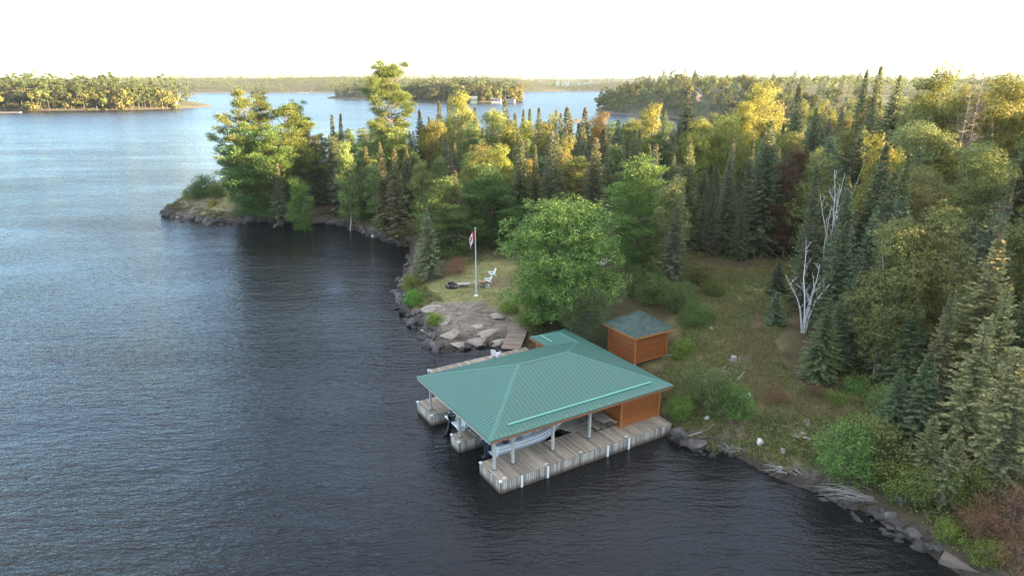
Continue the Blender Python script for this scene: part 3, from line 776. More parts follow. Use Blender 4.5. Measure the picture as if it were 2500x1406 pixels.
# eave boards
for (a, bb, mt) in (((u0, v0), (u1, v0), 'fascia'), ((u0, v0), (u0, v1), 'post'), ((u0, v1), (wu0, v1), 'fascia'), ((u1, v0), (u1, wve), 'fascia'), ((wu0, v1), (wu0, wve), 'fascia'), ((wu0, wve), (u1, wve), 'fascia')):
    dx, dy = (0.03 if a[0] < 5 else -0.03, 0) if a[0] == bb[0] else (0, 0.03 if a[1] < 5 else -0.03)
    MB().bar((a[0]+dx, a[1]+dy, ZE-0.15), (bb[0]+dx, bb[1]+dy, ZE-0.15), 0.035, 0.15).build('fascia_board', M[mt], house)
soffit = MB().box(u0+0.06, u1-0.06, v0+0.06, v1-0.06, ZE-0.12, ZE-0.09); soffit.box(wu0+0.06, u1-0.06, v1-0.06, wve-0.06, ZE-0.12, ZE-0.09)
soffit.build('soffit', M['soffit'], house)
posts = [(0.33,1.33),(1.68,1.33),(4.71,1.33),(7.69,1.33),(0.30,5.93),(0.30,10.54),(4.71,5.93),(4.71,10.54),(7.69,10.54),(9.9,5.93)]
pm = MB().box(-0.075, 0.075, -0.075, 0.075, 0, ZE-0.32-DZ, 0.0).mesh('post', M['post'])
bm_ = MB().box(-0.12, 0.12, -0.12, 0.12, 0, 0.03).mesh('post_base', M['black_metal'])
for (pu, pv) in posts:
    p_ = obj('post', pm, house, (pu, pv, DZ)); obj('post_base', bm_, p_, (0, 0, 0.001))
for (pu, pv) in posts[:4]:
    MB().bar((pu, pv, ZE-0.75), (pu+0.42, pv, ZE-0.34), 0.09, 0.12, (0, 1, 0)).build('knee_brace', M['post'], house)
for v in (1.33, 5.93, 10.54): MB().box(0.2, 13.85, v-0.09, v+0.09, ZE-0.32, ZE-0.125).build('beam', M['post'], house)
MB().box(0.2, 0.4, 1.42, 10.45, ZE-0.318, ZE-0.127).build('beam', M['post'], house)
# storage room, cedar siding board by board
SIDE = 0.185
def siding(parent, p, q, z0, z1, nrm, thick=0.028, side=SIDE):
    """horizontal lap boards on a wall from p to q (plan), outward normal nrm"""
    p, q = Vector((*p, 0)), Vector((*q, 0)); L = (q-p).length; ang = math.atan2(q.y-p.y, q.x-p.x)
    n = int(round((z1-z0)/side)); hgt = (z1-z0)/n
    key = ('s', round(L, 3), round(hgt, 4))
    if key not in plank_cache:
        m_ = MB(); t0, t1 = thick, 0.006
        m_.loft([[(x, -t0, 0.004), (x, -t1, hgt), (x, 0.02, hgt), (x, 0.02, 0.004)] for x in (0, L)])
        plank_cache[key] = m_.mesh('siding_board', M['cedar'])
    w = empty('wall', tuple(p), ang, parent)
    for i in range(n): obj('siding_board', plank_cache[key], w, (0, 0, z0+i*hgt))
    return w
inner = MB().box(10.46, 13.86, 1.37, 10.6, DZ, ZE-0.13); inner.box(11.3, 13.86, 10.6, 13.2, DZ, ZE-0.13); inner.build('room_core', M['dark_wood'], house)
siding(house, (10.43, 1.34), (13.9, 1.34), DZ, ZE-0.13, (0,-1))
siding(house, (10.43, 10.62), (10.43, 1.34), DZ, ZE-0.13, (-1,0))
siding(house, (13.9, 1.34), (13.9, 13.2), DZ, ZE-0.13, (1,0))
siding(house, (11.27, 13.22), (11.27, 10.62), DZ, ZE-0.13, (-1,0))
siding(house, (13.9, 13.22), (11.27, 13.22), DZ, ZE-0.13, (0,1))
for (u, v) in ((10.42, 1.33), (13.9, 1.33), (11.26, 13.22), (13.9, 13.22)):
    MB().box(u-0.05, u+0.05, v-0.05, v+0.05, DZ, ZE-0.132).build('corner_trim', M['cedar_trim'], house)
dr = MB().box(10.375, 10.395, 6.8, 7.7, DZ+0.02, DZ+2.05).build('door', M['cedar_trim'], house)
MB().tube([(10.36, 6.9, DZ+1.0), (10.33, 6.9, DZ+1.0), (10.33, 7.0, DZ+1.0)], 0.015, 6).build('handle', M['black_metal'], dr)

# ------------------------------------------------------------------ shed
SB, SH = 1.80, 4.10
shed = tag(empty('garden_shed', uvw(18.87, 9.35, 0), A_DOCK), 'small orange cedar shed with dark green shingled pyramid roof', 'shed')
sw, sd_ = 1.72, 1.68
MB().box(-sw+0.03, sw-0.03, -sd_+0.03, sd_-0.03, SB, SH-0.05).build('shed_core', M['dark_wood'], shed)
MB().box(-sw, sw, -sd_, sd_, SB-0.12, SB-0.002).build('floor_frame', M['cedar_trim'], shed)
for (a, bb) in (((-sw,-sd_),(sw,-sd_)), ((sw,-sd_),(sw,sd_)), ((sw,sd_),(-sw,sd_)), ((-sw,sd_),(-sw,-sd_))):
    siding(shed, a, bb, SB, SH-0.04, None, side=0.17)
for a in (-1, 1):
    for c in (-1, 1):
        MB().box(a*sw-0.05, a*sw+0.05, c*sd_-0.05, c*sd_+0.05, SB, SH-0.03).build('corner_trim', M['cedar_trim'], shed)
        MB().box(a*(sw-0.15)-0.09, a*(sw-0.15)+0.09, c*(sd_-0.15)-0.09, c*(sd_-0.15)+0.09, 0.8, SB-0.12).build('footing_post', M['post'], shed)
eo = 0.42; ex, ey = sw+eo, sd_+eo; AP = 5.42
sroof = empty('roof', (0, 0, 0), 0, shed)
m_ = MB(); m_.add([(-ex,-ey,SH),(ex,-ey,SH),(ex,ey,SH),(-ex,ey,SH),(0,0,AP)], [(0,1,4),(1,2,4),(2,3,4),(3,0,4),(3,2,1,0)]); m_.build('roof_deck', M['seam'], sroof)
for s in (-1, 1):
    MB().box(-ex, ex, s*ey-0.02, s*ey+0.02, SH-0.11, SH+0.005).build('fascia_board', M['cedar_trim'], sroof)
    MB().box(s*ex-0.02, s*ex+0.02, -ey+0.021, ey-0.021, SH-0.11, SH+0.005).build('fascia_board', M['cedar_trim'], sroof)
# shingles: tabs course by course on the two slopes in view and the others; two tab meshes cut to width
tabw, exp = 0.30, 0.19
count = 0
for fc in range(4):
    ang = fc*math.pi/2; half, run_ = (ex, ey) if fc % 2 == 0 else (ey, ex)
    sl = math.hypot(run_, AP-SH); inc = math.atan2(AP-SH, run_)
    face = empty('shingle_slope', (0, 0, 0), ang, sroof)
    big = MB()
    nc = int(sl/exp)
    for r_ in range(nc):
        s_ = r_*exp; h0 = half*(1-s_/sl); h1 = half*(1-min(1, (s_+exp*1.25)/sl))
        x = -h0 + (0 if r_ % 2 else -tabw/2)
        while x < h0:
            a0, a1 = max(x, -h0), min(x+tabw-0.012, h0); x += tabw
            if a1-a0 < 0.05: continue
            c0, c1 = max(-h1, min(a0, h1)), max(-h1, min(a1, h1))
            def pt(xx, s, lift): return (xx, -run_ + s*math.cos(inc) - lift*math.sin(inc), SH + s*math.sin(inc) + lift*math.cos(inc))
            if c1-c0 < 0.02: c0, c1 = (a0+a1)/2-0.005, (a0+a1)/2+0.005
            li = 0.026+random.uniform(0, .008)
            vs = [pt(a0, s_, li), pt(a1, s_, li), pt(c1, s_+exp*1.25, 0.012), pt(c0, s_+exp*1.25, 0.012), pt(a0, s_, 0.004), pt(a1, s_, 0.004)]
            fs = [(0,1,2,3), (4,5,1,0), (5,2,1), (4,0,3)]
            if fc in (0, 3) and count < 290:
                t_ = MB(); t_.add(vs, fs); t_.build('shingle', M['shingle'], face); count += 1
            else: big.add(vs, fs)
    if big.v: tag(big.build('shingles', M['shingle'], face), kind='stuff')
for (a, c) in ((-1,-1),(1,-1),(1,1),(-1,1)):
    p_, q_ = Vector((a*ex, c*ey, SH+0.03)), Vector((0, 0, AP+0.05))
    MB().bar(p_, q_, 0.2, 0.02).build('hip_cap', M['shingle'], sroof)
MB().tube([(sw-0.15, -sd_+0.1, SB-0.1), (sw+1.0, -sd_-0.1, SB-0.25)], 0.03, 6).build('drain_pipe', M['white_paint'], shed)

# ------------------------------------------------------------------ boats
def boat(name, label, u, v, length, beam, z_sheer, style):
    t = tag(empty(name, uvw(u, v, 0.42 if style == 'console' else 0.30), A_DOCK), label, 'boat', 'boats moored in the boathouse')
    nst = 13; rings = []; top = []
    for i in range(nst):
        s = i/(nst-1); x = s*length
        wb = beam/2*(1 - max(0, (s-0.45)/0.55)**2.3)*(0.96+0.04*min(1, s*6)) + 0.02
        sheer = z_sheer + 0.42*max(0, s-0.3)**1.6
        chine = wb*(0.86 - 0.35*max(0, s-0.5)); keel = -0.30 + max(0, s-0.6)**2*2.4*0.9
        zc = -0.05 + 0.55*max(0, s-0.35)**1.5
        zc = max(zc, keel+0.02)
        rings.append([(x, -wb, sheer), (x, -wb*0.985, sheer-0.16), (x, -chine, zc), (x, 0, keel), (x, chine, zc), (x, wb*0.985, sheer-0.16), (x, wb, sheer)])
        top.append((x, wb, sheer))
    h = MB(); h.loft(rings, closed=False, caps=(False, False)); h.add(rings[0], [tuple(range(6, -1, -1))])
    hull = h.build('hull', M['white_gel'], t, smooth=True)
    # gunwale deck and cockpit liner
    d = MB(); iw = 0.24
    rg = []
    for (x, wb, z) in top:
        wi = max(0.03, wb-iw); fl = 0.16
        xi = x
        rg.append([(xi, -wb-0.015, z-0.03), (xi, -wb-0.015, z+0.03), (xi, -wi, z+0.02), (xi, -wi, max(fl, 0.16)), (xi, wi, max(fl, 0.16)), (xi, wi, z+0.02), (xi, wb+0.015, z+0.03), (xi, wb+0.015, z-0.03)])
    d.loft(rg, closed=False, caps=(False, False))
    d.build('gunwale', M['white_gel'], t)
    bs = MB(); bs.box(0.0, 0.14, -beam/2*0.8, beam/2*0.8, 0.1, z_sheer-0.05); bs.build('transom', M['white_gel'], t)
    st = MB()
    for s in (-1, 1):
        st.tube([(x+0.0, s*(wb+0.02), z-0.11) for (x, wb, z) in top], 0.018, 5)
    st.build('rub_rail', M['navy'], t)
    if style == 'console':
        MB().loft([[(2.3, -.38, .16), (3.15, -.38, .16), (3.15, .38, .16), (2.3, .38, .16)], [(2.42, -.36, 1.15), (3.0, -.36, 1.15), (3.0, .36, 1.15), (2.42, .36, 1.15)]]).build('console', M['white_gel'], t)
        MB().box(1.2, 1.75, -.42, .42, .16, .75, .05).build('helm_seat', M['white_gel'], t)
        MB().box(0.2, 0.75, -.8, .8, .2, .62, .08).build('stern_seat', M['grey_seat'], t)
        MB().box(0.72, 0.80, -.8, .8, .25, .9, .03).build('seat_back', M['navy'], t)
        MB().box(3.3, 3.9, -.35, .35, .16, .7, .06).build('cooler_seat', M['white_gel'], t)
        for s in (-1, 1):
            r_ = MB(); ps = [(x, s*max(0.02, wb-0.1), z+0.28) for (x, wb, z) in top[6:]]
            r_.tube([(ps[0][0]-.2, ps[0][1], ps[0][2]-.28)] + ps, 0.014, 6)
            for q in ps[::2]: r_.tube([(q[0], q[1], q[2]-.28), q], 0.012, 5)
            r_.build('bow_rail', M['steel'], t)
        wsd = MB().loft([[(2.98, -.36, 1.15), (3.0, -.36, 1.15), (3.0, .36, 1.15), (2.98, .36, 1.15)], [(2.78, -.34, 1.55), (2.8, -.34, 1.55), (2.8, .34, 1.55), (2.78, .34, 1.55)]]).build('windscreen', M['glass'], t)
    else:
        cv = MB()
        cv.loft([[(0.75, -.95, z_sheer+.03), (0.75, -.6, z_sheer+.55), (0.75, .6, z_sheer+.55), (0.75, .95, z_sheer+.03)], [(2.2, -1.0, z_sheer+.05), (2.2, -.7, z_sheer+1.05), (2.2, .7, z_sheer+1.05), (2.2, 1.0, z_sheer+.05)],
                 [(3.4, -.95, z_sheer+.1), (3.1, -.65, z_sheer+1.0), (3.1, .65, z_sheer+1.0), (3.4, .95, z_sheer+.1)], [(4.6, -.6, z_sheer+.2), (4.5, -.3, z_sheer+.35), (4.5, .3, z_sheer+.35), (4.6, .6, z_sheer+.2)]])
        cv.build('boat_cover', M['white_cloth'], t)
        MB().box(-0.55, 0.0, -.95, .95, z_sheer-0.35, z_sheer-0.25, .03).build('swim_platform', M['white_gel'], t)
        MB().box(0.15, 0.7, -.8, .8, .3, z_sheer-0.02, .06).build('sunpad', M['white_gel'], t)
    return t
def outboard(name, label, u, v, zb, mat, sc=1.0, tilt=0.0):
    t = tag(empty(name, uvw(u, v, zb), A_DOCK), label, 'outboard motor', 'outboard motors'); t.scale = (sc, sc, sc); t.rotation_euler = (0, tilt, A_DOCK)
    prof = [(0.0, .17, .11, -.02), (.10, .23, .17, 0), (.30, .27, .20, .0), (.50, .28, .20, .01), (.66, .25, .18, .03), (.76, .17, .12, .05), (.79, .07, .05, .06)]
    rings = []
    for (z, rx, ry, dx) in prof:
        rings.append([(dx + rx*abs(math.cos(a))**0.7*(1 if math.cos(a) > 0 else -1) - 0.05, ry*abs(math.sin(a))**0.7*(1 if math.sin(a) > 0 else -1), z+0.15*(-math.cos(a))*0.3) for a in [2*math.pi*k/16 for k in range(16)]])
    cw = MB().loft(rings).build('cowling', M[mat], t, (0, 0, 0.55), smooth=True)
    for s in (-1, 1):
        for k in range(2):
            MB().bar((-.20, s*(.203), .36+.16*k), (.08, s*(.207), .40+.16*k), .012, .04).build('stripe', M['decal'], cw)
    MB().bar((-.325, -.09, .5), (-.325, .09, .5), .012, .05).build('stripe', M['decal'], cw)
    MB().loft([[(-.16, -.10, .6), (.10, -.10, .6), (.10, .10, .6), (-.16, .10, .6)], [(-.14, -.07, .1), (.06, -.07, .1), (.06, .07, .1), (-.14, .07, .1)], [(-.16, -.05, -.45), (.04, -.05, -.45), (.04, .05, -.45), (-.16, .05, -.45)]]).build('midsection', M[mat], t)
    MB().box(-.34, .10, -.13, .13, -.22, -.19).build('cavitation_plate', M[mat], t)
    MB().tube([(-.34, 0, -.52), (-.26, 0, -.52), (0, 0, -.52), (.14, 0, -.52)], [.04, .075, .075, .01], 10).build('gearcase', M[mat], t, smooth=True)
    for k in range(3):
        a = k*2.094; MB().bar((-.33, 0.03*math.cos(a), -.52+.03*math.sin(a)), (-.36, .17*math.cos(a), -.52+.17*math.sin(a)), .02, .11).build('propeller_blade', M['black_metal'], t)
    MB().box(.08, .26, -.12, .12, .12, .55).build('bracket', M['black_metal'], t)
    return t
boat('runabout', 'white open console boat with rails in the slip beside the near dock finger', 1.55, 3.98, 5.7, 2.25, 0.72, 'console')
boat('covered_boat', 'white boat under a pale cover in the slip beyond the middle finger', 1.25, 8.15, 6.2, 2.35, 0.85, 'cover')
outboard('outboard_motor', 'slate blue outboard on the open console boat', 1.28, 3.98, 0.36, 'slate_gloss', 1.06)
outboard('outboard_motor', 'glossy black outboard on the covered white boat', 0.62, 8.15, 0.36, 'black_gloss', 1.16, 0.25)

# ------------------------------------------------------------------ picnic table
tb = tag(empty('picnic_table', uvw(9.3, 2.55, DZ), A_DOCK), 'grey picnic table with steel frame under the boathouse roof', 'table')
for k in range(5): plank(tb, -0.32+k*0.16, 0, 0.15, 2.2, z=0.76, mat='plank', name='top_board')
for s in (-1, 1):
    for k in range(2): plank(tb, s*(0.68+0.08)+(k-0.5)*0.145, 0, 0.135, 2.2, z=0.45, mat='plank', name='seat_board')
for y in (-0.8, 0.8):
    MB().tube([(-.88, y, .38), (-.88, y, .04), (.88, y, .04), (.88, y, .38)], .025, 6).build('frame', M['black_metal'], tb)
    MB().tube([(-.3, y, .04), (-.3, y, .70), (.3, y, .70), (.3, y, .04)], .025, 6).build('frame', M['black_metal'], tb)

# ------------------------------------------------------------------ white slatted lounge chairs
def chair(loc, rz, label):
    t = tag(empty('garden_chair', loc, rz), label, 'chair', 'white garden chairs')
    W = M['white_paint']
    for k in range(6):   # seat slats run across; front is -y
        y = -0.38 + k*0.11; z = 0.40 - 0.030*k
        MB().box(-.27, .27, y-.048, y+.048, z-.02, z).build('seat_slat', W, t)
    for k in range(5):
        x = -.22 + k*.11; hgt = .98 + .05*(2-abs(k-2))
        m_ = MB(); m_.bar((x*0.85, .22, .22), (x*1.15, .52, hgt), .10, .02, (0, 1, .3)); m_.build('back_slat', W, t)
    for s in (-1, 1):
        MB().box(s*.30-.02, s*.30+.02, -.42, -.34, 0, .56).build('front_leg', W, t)
        MB().bar((s*.30, .62, .02), (s*.30, -.40, .37), .03, .10).build('rear_leg', W, t)
        MB().box(s*.33-.07, s*.33+.07, -.46, .36, .56, .585, .005).build('armrest', W, t)
        MB().bar((s*.30, .30, .25), (s*.30, .30, .56), .035, .06).build('arm_post', W, t)
    MB().bar((-.30, .33, .53), (.30, .33, .53), .025, .08).build('back_brace', W, t)
    t.scale = (.84, .84, .84)
    return t
chair(uvw(9.15, 16.45, DZ), A_DOCK + math.radians(118), 'white slatted lounge chair standing alone on the plank walkway')
c1 = on_ground(1192, 690); c2 = on_ground(1199, 680)
chair((c1[0], c1[1], c1[2]-0.01), math.radians(-78), 'white slatted lounge chair nearest the flagpole, by the fire pit')
chair((c2[0]+0.1, c2[1]+0.9, ground(c2[0]+.1, c2[1]+.9)-0.01), math.radians(-70), 'white slatted lounge chair behind its twin at the fire pit')

# ------------------------------------------------------------------ flagpole and flag
fb = on_ground(1163, 722)
pole = tag(empty('flagpole', fb), 'tall white flagpole on the grass above the rocks', 'flagpole')
MB().lathe([(.22, -.2), (.22, .05), (.16, .10), (.07, .12)], 16).build('base', M['white_paint'], pole)
MB().tube([(0, 0, .1), (0, 0, 3.5), (0, 0, 7.15)], [.07, .06, .04], 10).build('shaft', M['white_pole'], pole, smooth=True)
MB().lathe([(.02, 7.14), (.075, 7.19), (.075, 7.24), (.02, 7.29)], 10).build('finial', M['white_pole'], pole)
flag = tag(empty('flag', (fb[0], fb[1], fb[2])), 'limp red and white maple leaf flag hanging on the flagpole', 'flag')
# cloth hangs in folds: rows down the hoist, columns out along the fly, which droops
def cloth(s, t):   # s along fly 0..1, t down hoist 0..1
    x = -0.05 - 0.74*s**0.8 + 0.16*s*t
    z = 7.02 - 0.95*t - 1.35*s**1.2
    y = 0.10*math.sin(9*s + 2*t)*s + 0.05*math.sin(16*s)
    if s > 0.75: x += (s-0.75)*1.1
    return (x, y, z)
bands = [(0.0, 0.27, 'red_cloth'), (0.27, 0.73, 'white_cloth'), (0.73, 1.0, 'red_cloth')]
for (s0, s1, mt) in bands:
    m_ = MB(); n_, k_ = 10, 8
    vs = [cloth(s0+(s1-s0)*i/n_, j/k_) for i in range(n_+1) for j in range(k_+1)]
    m_.add(vs, [(i*(k_+1)+j, i*(k_+1)+j+1, (i+1)*(k_+1)+j+1, (i+1)*(k_+1)+j) for i in range(n_) for j in range(k_)])
    o = m_.build('stripe_cloth', M[mt], flag, smooth=True)
leaf = [(0,-.42),(.03,-.14),(.30,-.18),(.26,-.08),(.48,.10),(.42,.13),(.46,.28),(.30,.25),(.27,.32),(.14,.18),(.20,.44),(.10,.38),(0,.56),(-.10,.38),(-.20,.44),(-.14,.18),(-.27,.32),(-.30,.25),(-.46,.28),(-.42,.13),(-.48,.10),(-.26,-.08),(-.30,-.18),(-.03,-.14)]
m_ = MB(); vs = []
for (lx, lz) in leaf:
    c_ = cloth(0.5+lx*0.36, 0.5-lz*0.75); vs.append((c_[0], c_[1]-0.012, c_[2]))
m_.add([cloth(0.5, 0.5)[:1] + (cloth(0.5, .5)[1]-0.012, cloth(.5, .5)[2])] + vs, [(0, i+1, (i+1) % len(leaf)+1) for i in range(len(leaf))])
m_.build('maple_leaf', M['red_cloth'], flag)

# ------------------------------------------------------------------ fire pit corner
fp = on_ground(1112, 697)
pit = tag(empty('fire_pit', fp), 'black ash fire pit ringed with charred logs', 'fire pit')
MB().lathe([(1.15, -.3), (1.1, .03), (.7, .06), (.1, .08)], 18).build('ash_bed', M['charcoal'], pit)
for k in range(11):
    a = k*0.571; r_ = .95+random.uniform(-.1, .2)
    MB().tube([(r_*math.cos(a)-.45*math.sin(a), r_*math.sin(a)+.45*math.cos(a), .1), (r_*math.cos(a)+.45*math.sin(a), r_*math.sin(a)-.45*math.cos(a), .14)], .085, 7).build('log', M['charcoal'] if k % 3 else M['drift'], pit)
bp = on_ground(1133, 700)
bench = tag(empty('plank_bench', bp, math.radians(12)), 'low grey plank bench tilted beside the fire pit', 'bench'); bench.scale = (.8, .8, .9)
for k in range(4): MB().box(-.95+0.02*k, .85, -.42+k*.215, -.42+k*.215+.2, .44-.03*abs(k-1.5), .48-.03*abs(k-1.5)).build('seat_board', M['post'], bench)
for x in (-.7, .65):
    for y in (-.33, .33): MB().bar((x, y, .44), (x*1.12, y*1.15, -.15), .06).build('leg', M['post'], bench)
cp = on_ground(1178, 701)
cart = tag(empty('firewood_cart', cp, math.radians(-20)), 'small wheeled cart loaded with split firewood behind the flagpole', 'cart')
MB().loft([[(-.3, -.22, .28), (.4, -.22, .28), (.4, .22, .28), (-.3, .22, .28)], [(-.45, -.34, .58), (.55, -.34, .58), (.55, .34, .58), (-.45, .34, .58)]]).build('tray', M['steel'], cart)
for s in (-1, 1): MB().tube([(.4, s*.2, .3), (-.5, s*.28, .42), (-1.15, s*.3, .55)], .02, 6).build('handle', M['white_paint'], cart)
w_ = MB()
w_.tube([(.62+.2*math.cos(a), 0, .2+.2*math.sin(a)) for a in [2*math.pi*k/14 for k in range(15)]], .05, 6, False); w_.build('wheel', M['white_paint'], cart)
for s in (-1, 1): MB().tube([(-.25, s*.22, .3), (-.3, s*.24, -.05)], .02, 6).build('leg', M['steel'], cart)
for k in range(7):
    y = -.24+.08*k; MB().bar((-.42, y, .60+.05*(k % 2)), (.45, y*.9, .62+.05*((k+1) % 3)), .10, .08).build('firewood', M['split_wood'], cart)
# white mooring buoy in the cove
by = gp(910, 578, 0)
by_o = tag(empty('mooring_buoy', by), 'small white mooring buoy floating at the edge of the cove', 'buoy')
MB().lathe([(.03, -.2), (.17, -.08), (.22, .06), (.17, .20), (.05, .27)], 12).build('float', M['white_paint'], by_o, smooth=True)
MB().tube([(0, 0, .26), (0, 0, .36)], .02, 6).build('eye', M['black_metal'], by_o)
# wooden step frame lying on the path
lf = on_ground(1818, 888)
lad = tag(empty('step_frame', (lf[0], lf[1], lf[2]+0.06), math.radians(70)), 'grey wooden step frame lying on the path above the boathouse', 'steps')
for s in (-1, 1): MB().box(-1.3, 1.3, s*.45-.04, s*.45+.04, -.03, .05).build('stringer', M['drift'], lad)
for k in range(6): MB().box(-1.15+k*.45, -1.03+k*.45, -.41, .41, .0, .06).build('rung', M['drift'], lad)
# pale flagstone path behind the maple
for k in range(9):
    q = on_ground(1425+k*7, 668-k*4.0)
    s_ = MB(); pl = [(0.75*math.cos(a)*random.uniform(.8, 1.15), 0.55*math.sin(a)*random.uniform(.8, 1.15)) for a in [2*math.pi*i/7 for i in range(7)]]
    s_.prism(pl, -.15, .09)
    tag(s_.build('flagstone', M['white_rock'], None, q, (0, 0, k*.7)), 'pale flagstone in the path behind the maple', 'flagstone', 'flagstones behind the maple')
# ------------------------------------------------------------------ plant builders (each returns meshes that copies share)
def unit(a): return a / np.maximum(np.linalg.norm(a, axis=-1, keepdims=True), 1e-9)
def cards(C, A, S, L, W, mid=0.45):
    """pointed leaf / needle-spray blades: base C, along A, across S"""
    L = L[:, None]; W = W[:, None]
    V = np.stack([C, C + A*L*mid + S*W*0.5, C + A*L, C + A*L*mid - S*W*0.5], 1).reshape(-1, 3)
    F = np.arange(len(V)).reshape(-1, 4)
    return V, F
def rand_unit(n, g): return unit(g.normal(size=(n, 3)))
def fir_meshes(name, h, r, seed, z0=0.9, step=0.30, nb=8, droop=0.35, power=0.85, tw=0.30, mat='fir', dead_to=0.0, cone=0.0, ragged=0.25, tops=1, dens=1.0):
    g = np.random.default_rng(seed)
    Cs, As, Ss, Ls, Ws = [], [], [], [], []
    tr = MB(); tr.tube([(0, 0, -0.3), (0.02, 0, h*0.35), (0, 0.03, h*0.75), (0, 0, h*0.985)], [0.022*h*0.55+.03, 0.017*h*0.55+.02, .035+.002*h, .012], 7)
    z = z0; ci = 0
    while z < h-0.15:
        f = (z-z0)/(h-z0); R = r*(1-f)**power*(1-0.30*max(0, 0.16-f)/0.16) + 0.06
        n = max(4, int(nb*(0.65+0.35*(1-f))))
        lump = 0.85 + 0.3*g.random()
        for k in range(n):
            ci += 1; az = ci*2.399963 + g.normal()*0.25
            l = R*lump*(1-ragged*g.random())
            el = 0.55*f**1.5 - droop*(1-f) + g.normal()*0.08
            d0 = np.array([math.cos(az)*math.cos(el), math.sin(az)*math.cos(el), math.sin(el)])
            if z < dead_to and g.random() < 0.85:
                e = d0*l*0.8; tr.tube([(0, 0, z), tuple(e*0.5+np.array([0, 0, z])), tuple(e+np.array([0, 0, z-0.25*l]))], [.022, .014, .006], 3, False)
                if g.random() < 0.65: continue
                l *= 0.7
            m = max(3, int(l/0.10*dens)); s = (np.arange(m)+0.6+g.random(m)*0.5)/m
            s = s[s < 1.05]; m = len(s)
            P = np.array([0, 0, z]) + d0*(l*s)[:, None]; P[:, 2] += (0.13*l*s**2.2 - 0.05*l*s)
            side = np.array([-math.sin(az), math.cos(az), 0.0])
            for sg, ex in ((1, 1.0), (-1, 1.0), (0, 0.75)):
                A = d0*(0.8 if sg else 1.0) + side*sg*(0.75+0.3*g.random((m, 1))) + g.normal(size=(m, 3))*0.14
                A[:, 2] -= 0.10 + 0.10*g.random(m) if sg else -0.05
                A = unit(A); Sx = unit(np.cross(A, g.normal(size=(m, 3))*0.55 + np.array([0, 0, 1.0])))
                Cs.append(P + g.normal(size=(m, 3))*0.03); As.append(A); Ss.append(Sx)
                Ls.append((tw*(0.65+0.6*g.random(m))*(0.55+0.75*(1-s)) + 0.05)*ex*(0.7+0.5*(1-f))); Ws.append(0.12+0.09*g.random(m))
        z += step*(0.8+0.4*g.random())*(1-0.35*f)
    # leader
    m = 16; t = g.random(m); P = np.stack([0*t, 0*t, h-0.9*t], 1)
    A = unit(np.stack([g.normal(size=m)*.5, g.normal(size=m)*.5, 0.7+0*t], 1)); Cs.append(P); As.append(A); Ss.append(unit(np.cross(A, rand_unit(m, g)))); Ls.append(0.12+.2*t); Ws.append(.06+0*t)
    V, F = cards(np.concatenate(Cs), np.concatenate(As), np.concatenate(Ss), np.concatenate(Ls), np.concatenate(Ws))
    out = {'trunk': tr.mesh(name+'_trunk', M['bark'], True), 'crown': mesh_np(name+'_crown', V, F, M[mat]), 'h': h}
    if cone > 0:
        m = int(110*cone); t = g.random(m)**0.8; zz = h-0.05-t*cone*1.2
        R = r*((h-zz)/(h-z0))**power*0.95+0.06; a = g.random(m)*6.283; rr = R*(0.25+0.6*g.random(m))
        P = np.stack([rr*np.cos(a), rr*np.sin(a), zz+0.02], 1)
        A = unit(np.stack([np.cos(a)*.25, np.sin(a)*.25, 1+0*a], 1)+g.normal(size=(m, 3))*.12)
        S1 = unit(np.cross(A, rand_unit(m, g)))
        V1, F1 = cards(P, A, S1, 0.17+.08*g.random(m), 0.08+0*t); S2 = np.cross(A, S1); V2, F2 = cards(P, A, S2, 0.17+.08*g.random(m), .08+0*t)
        out['cones'] = mesh_np(name+'_cones', np.concatenate([V1, V2]), np.concatenate([F1, F2+len(V1)]), M['cone'])
    return out
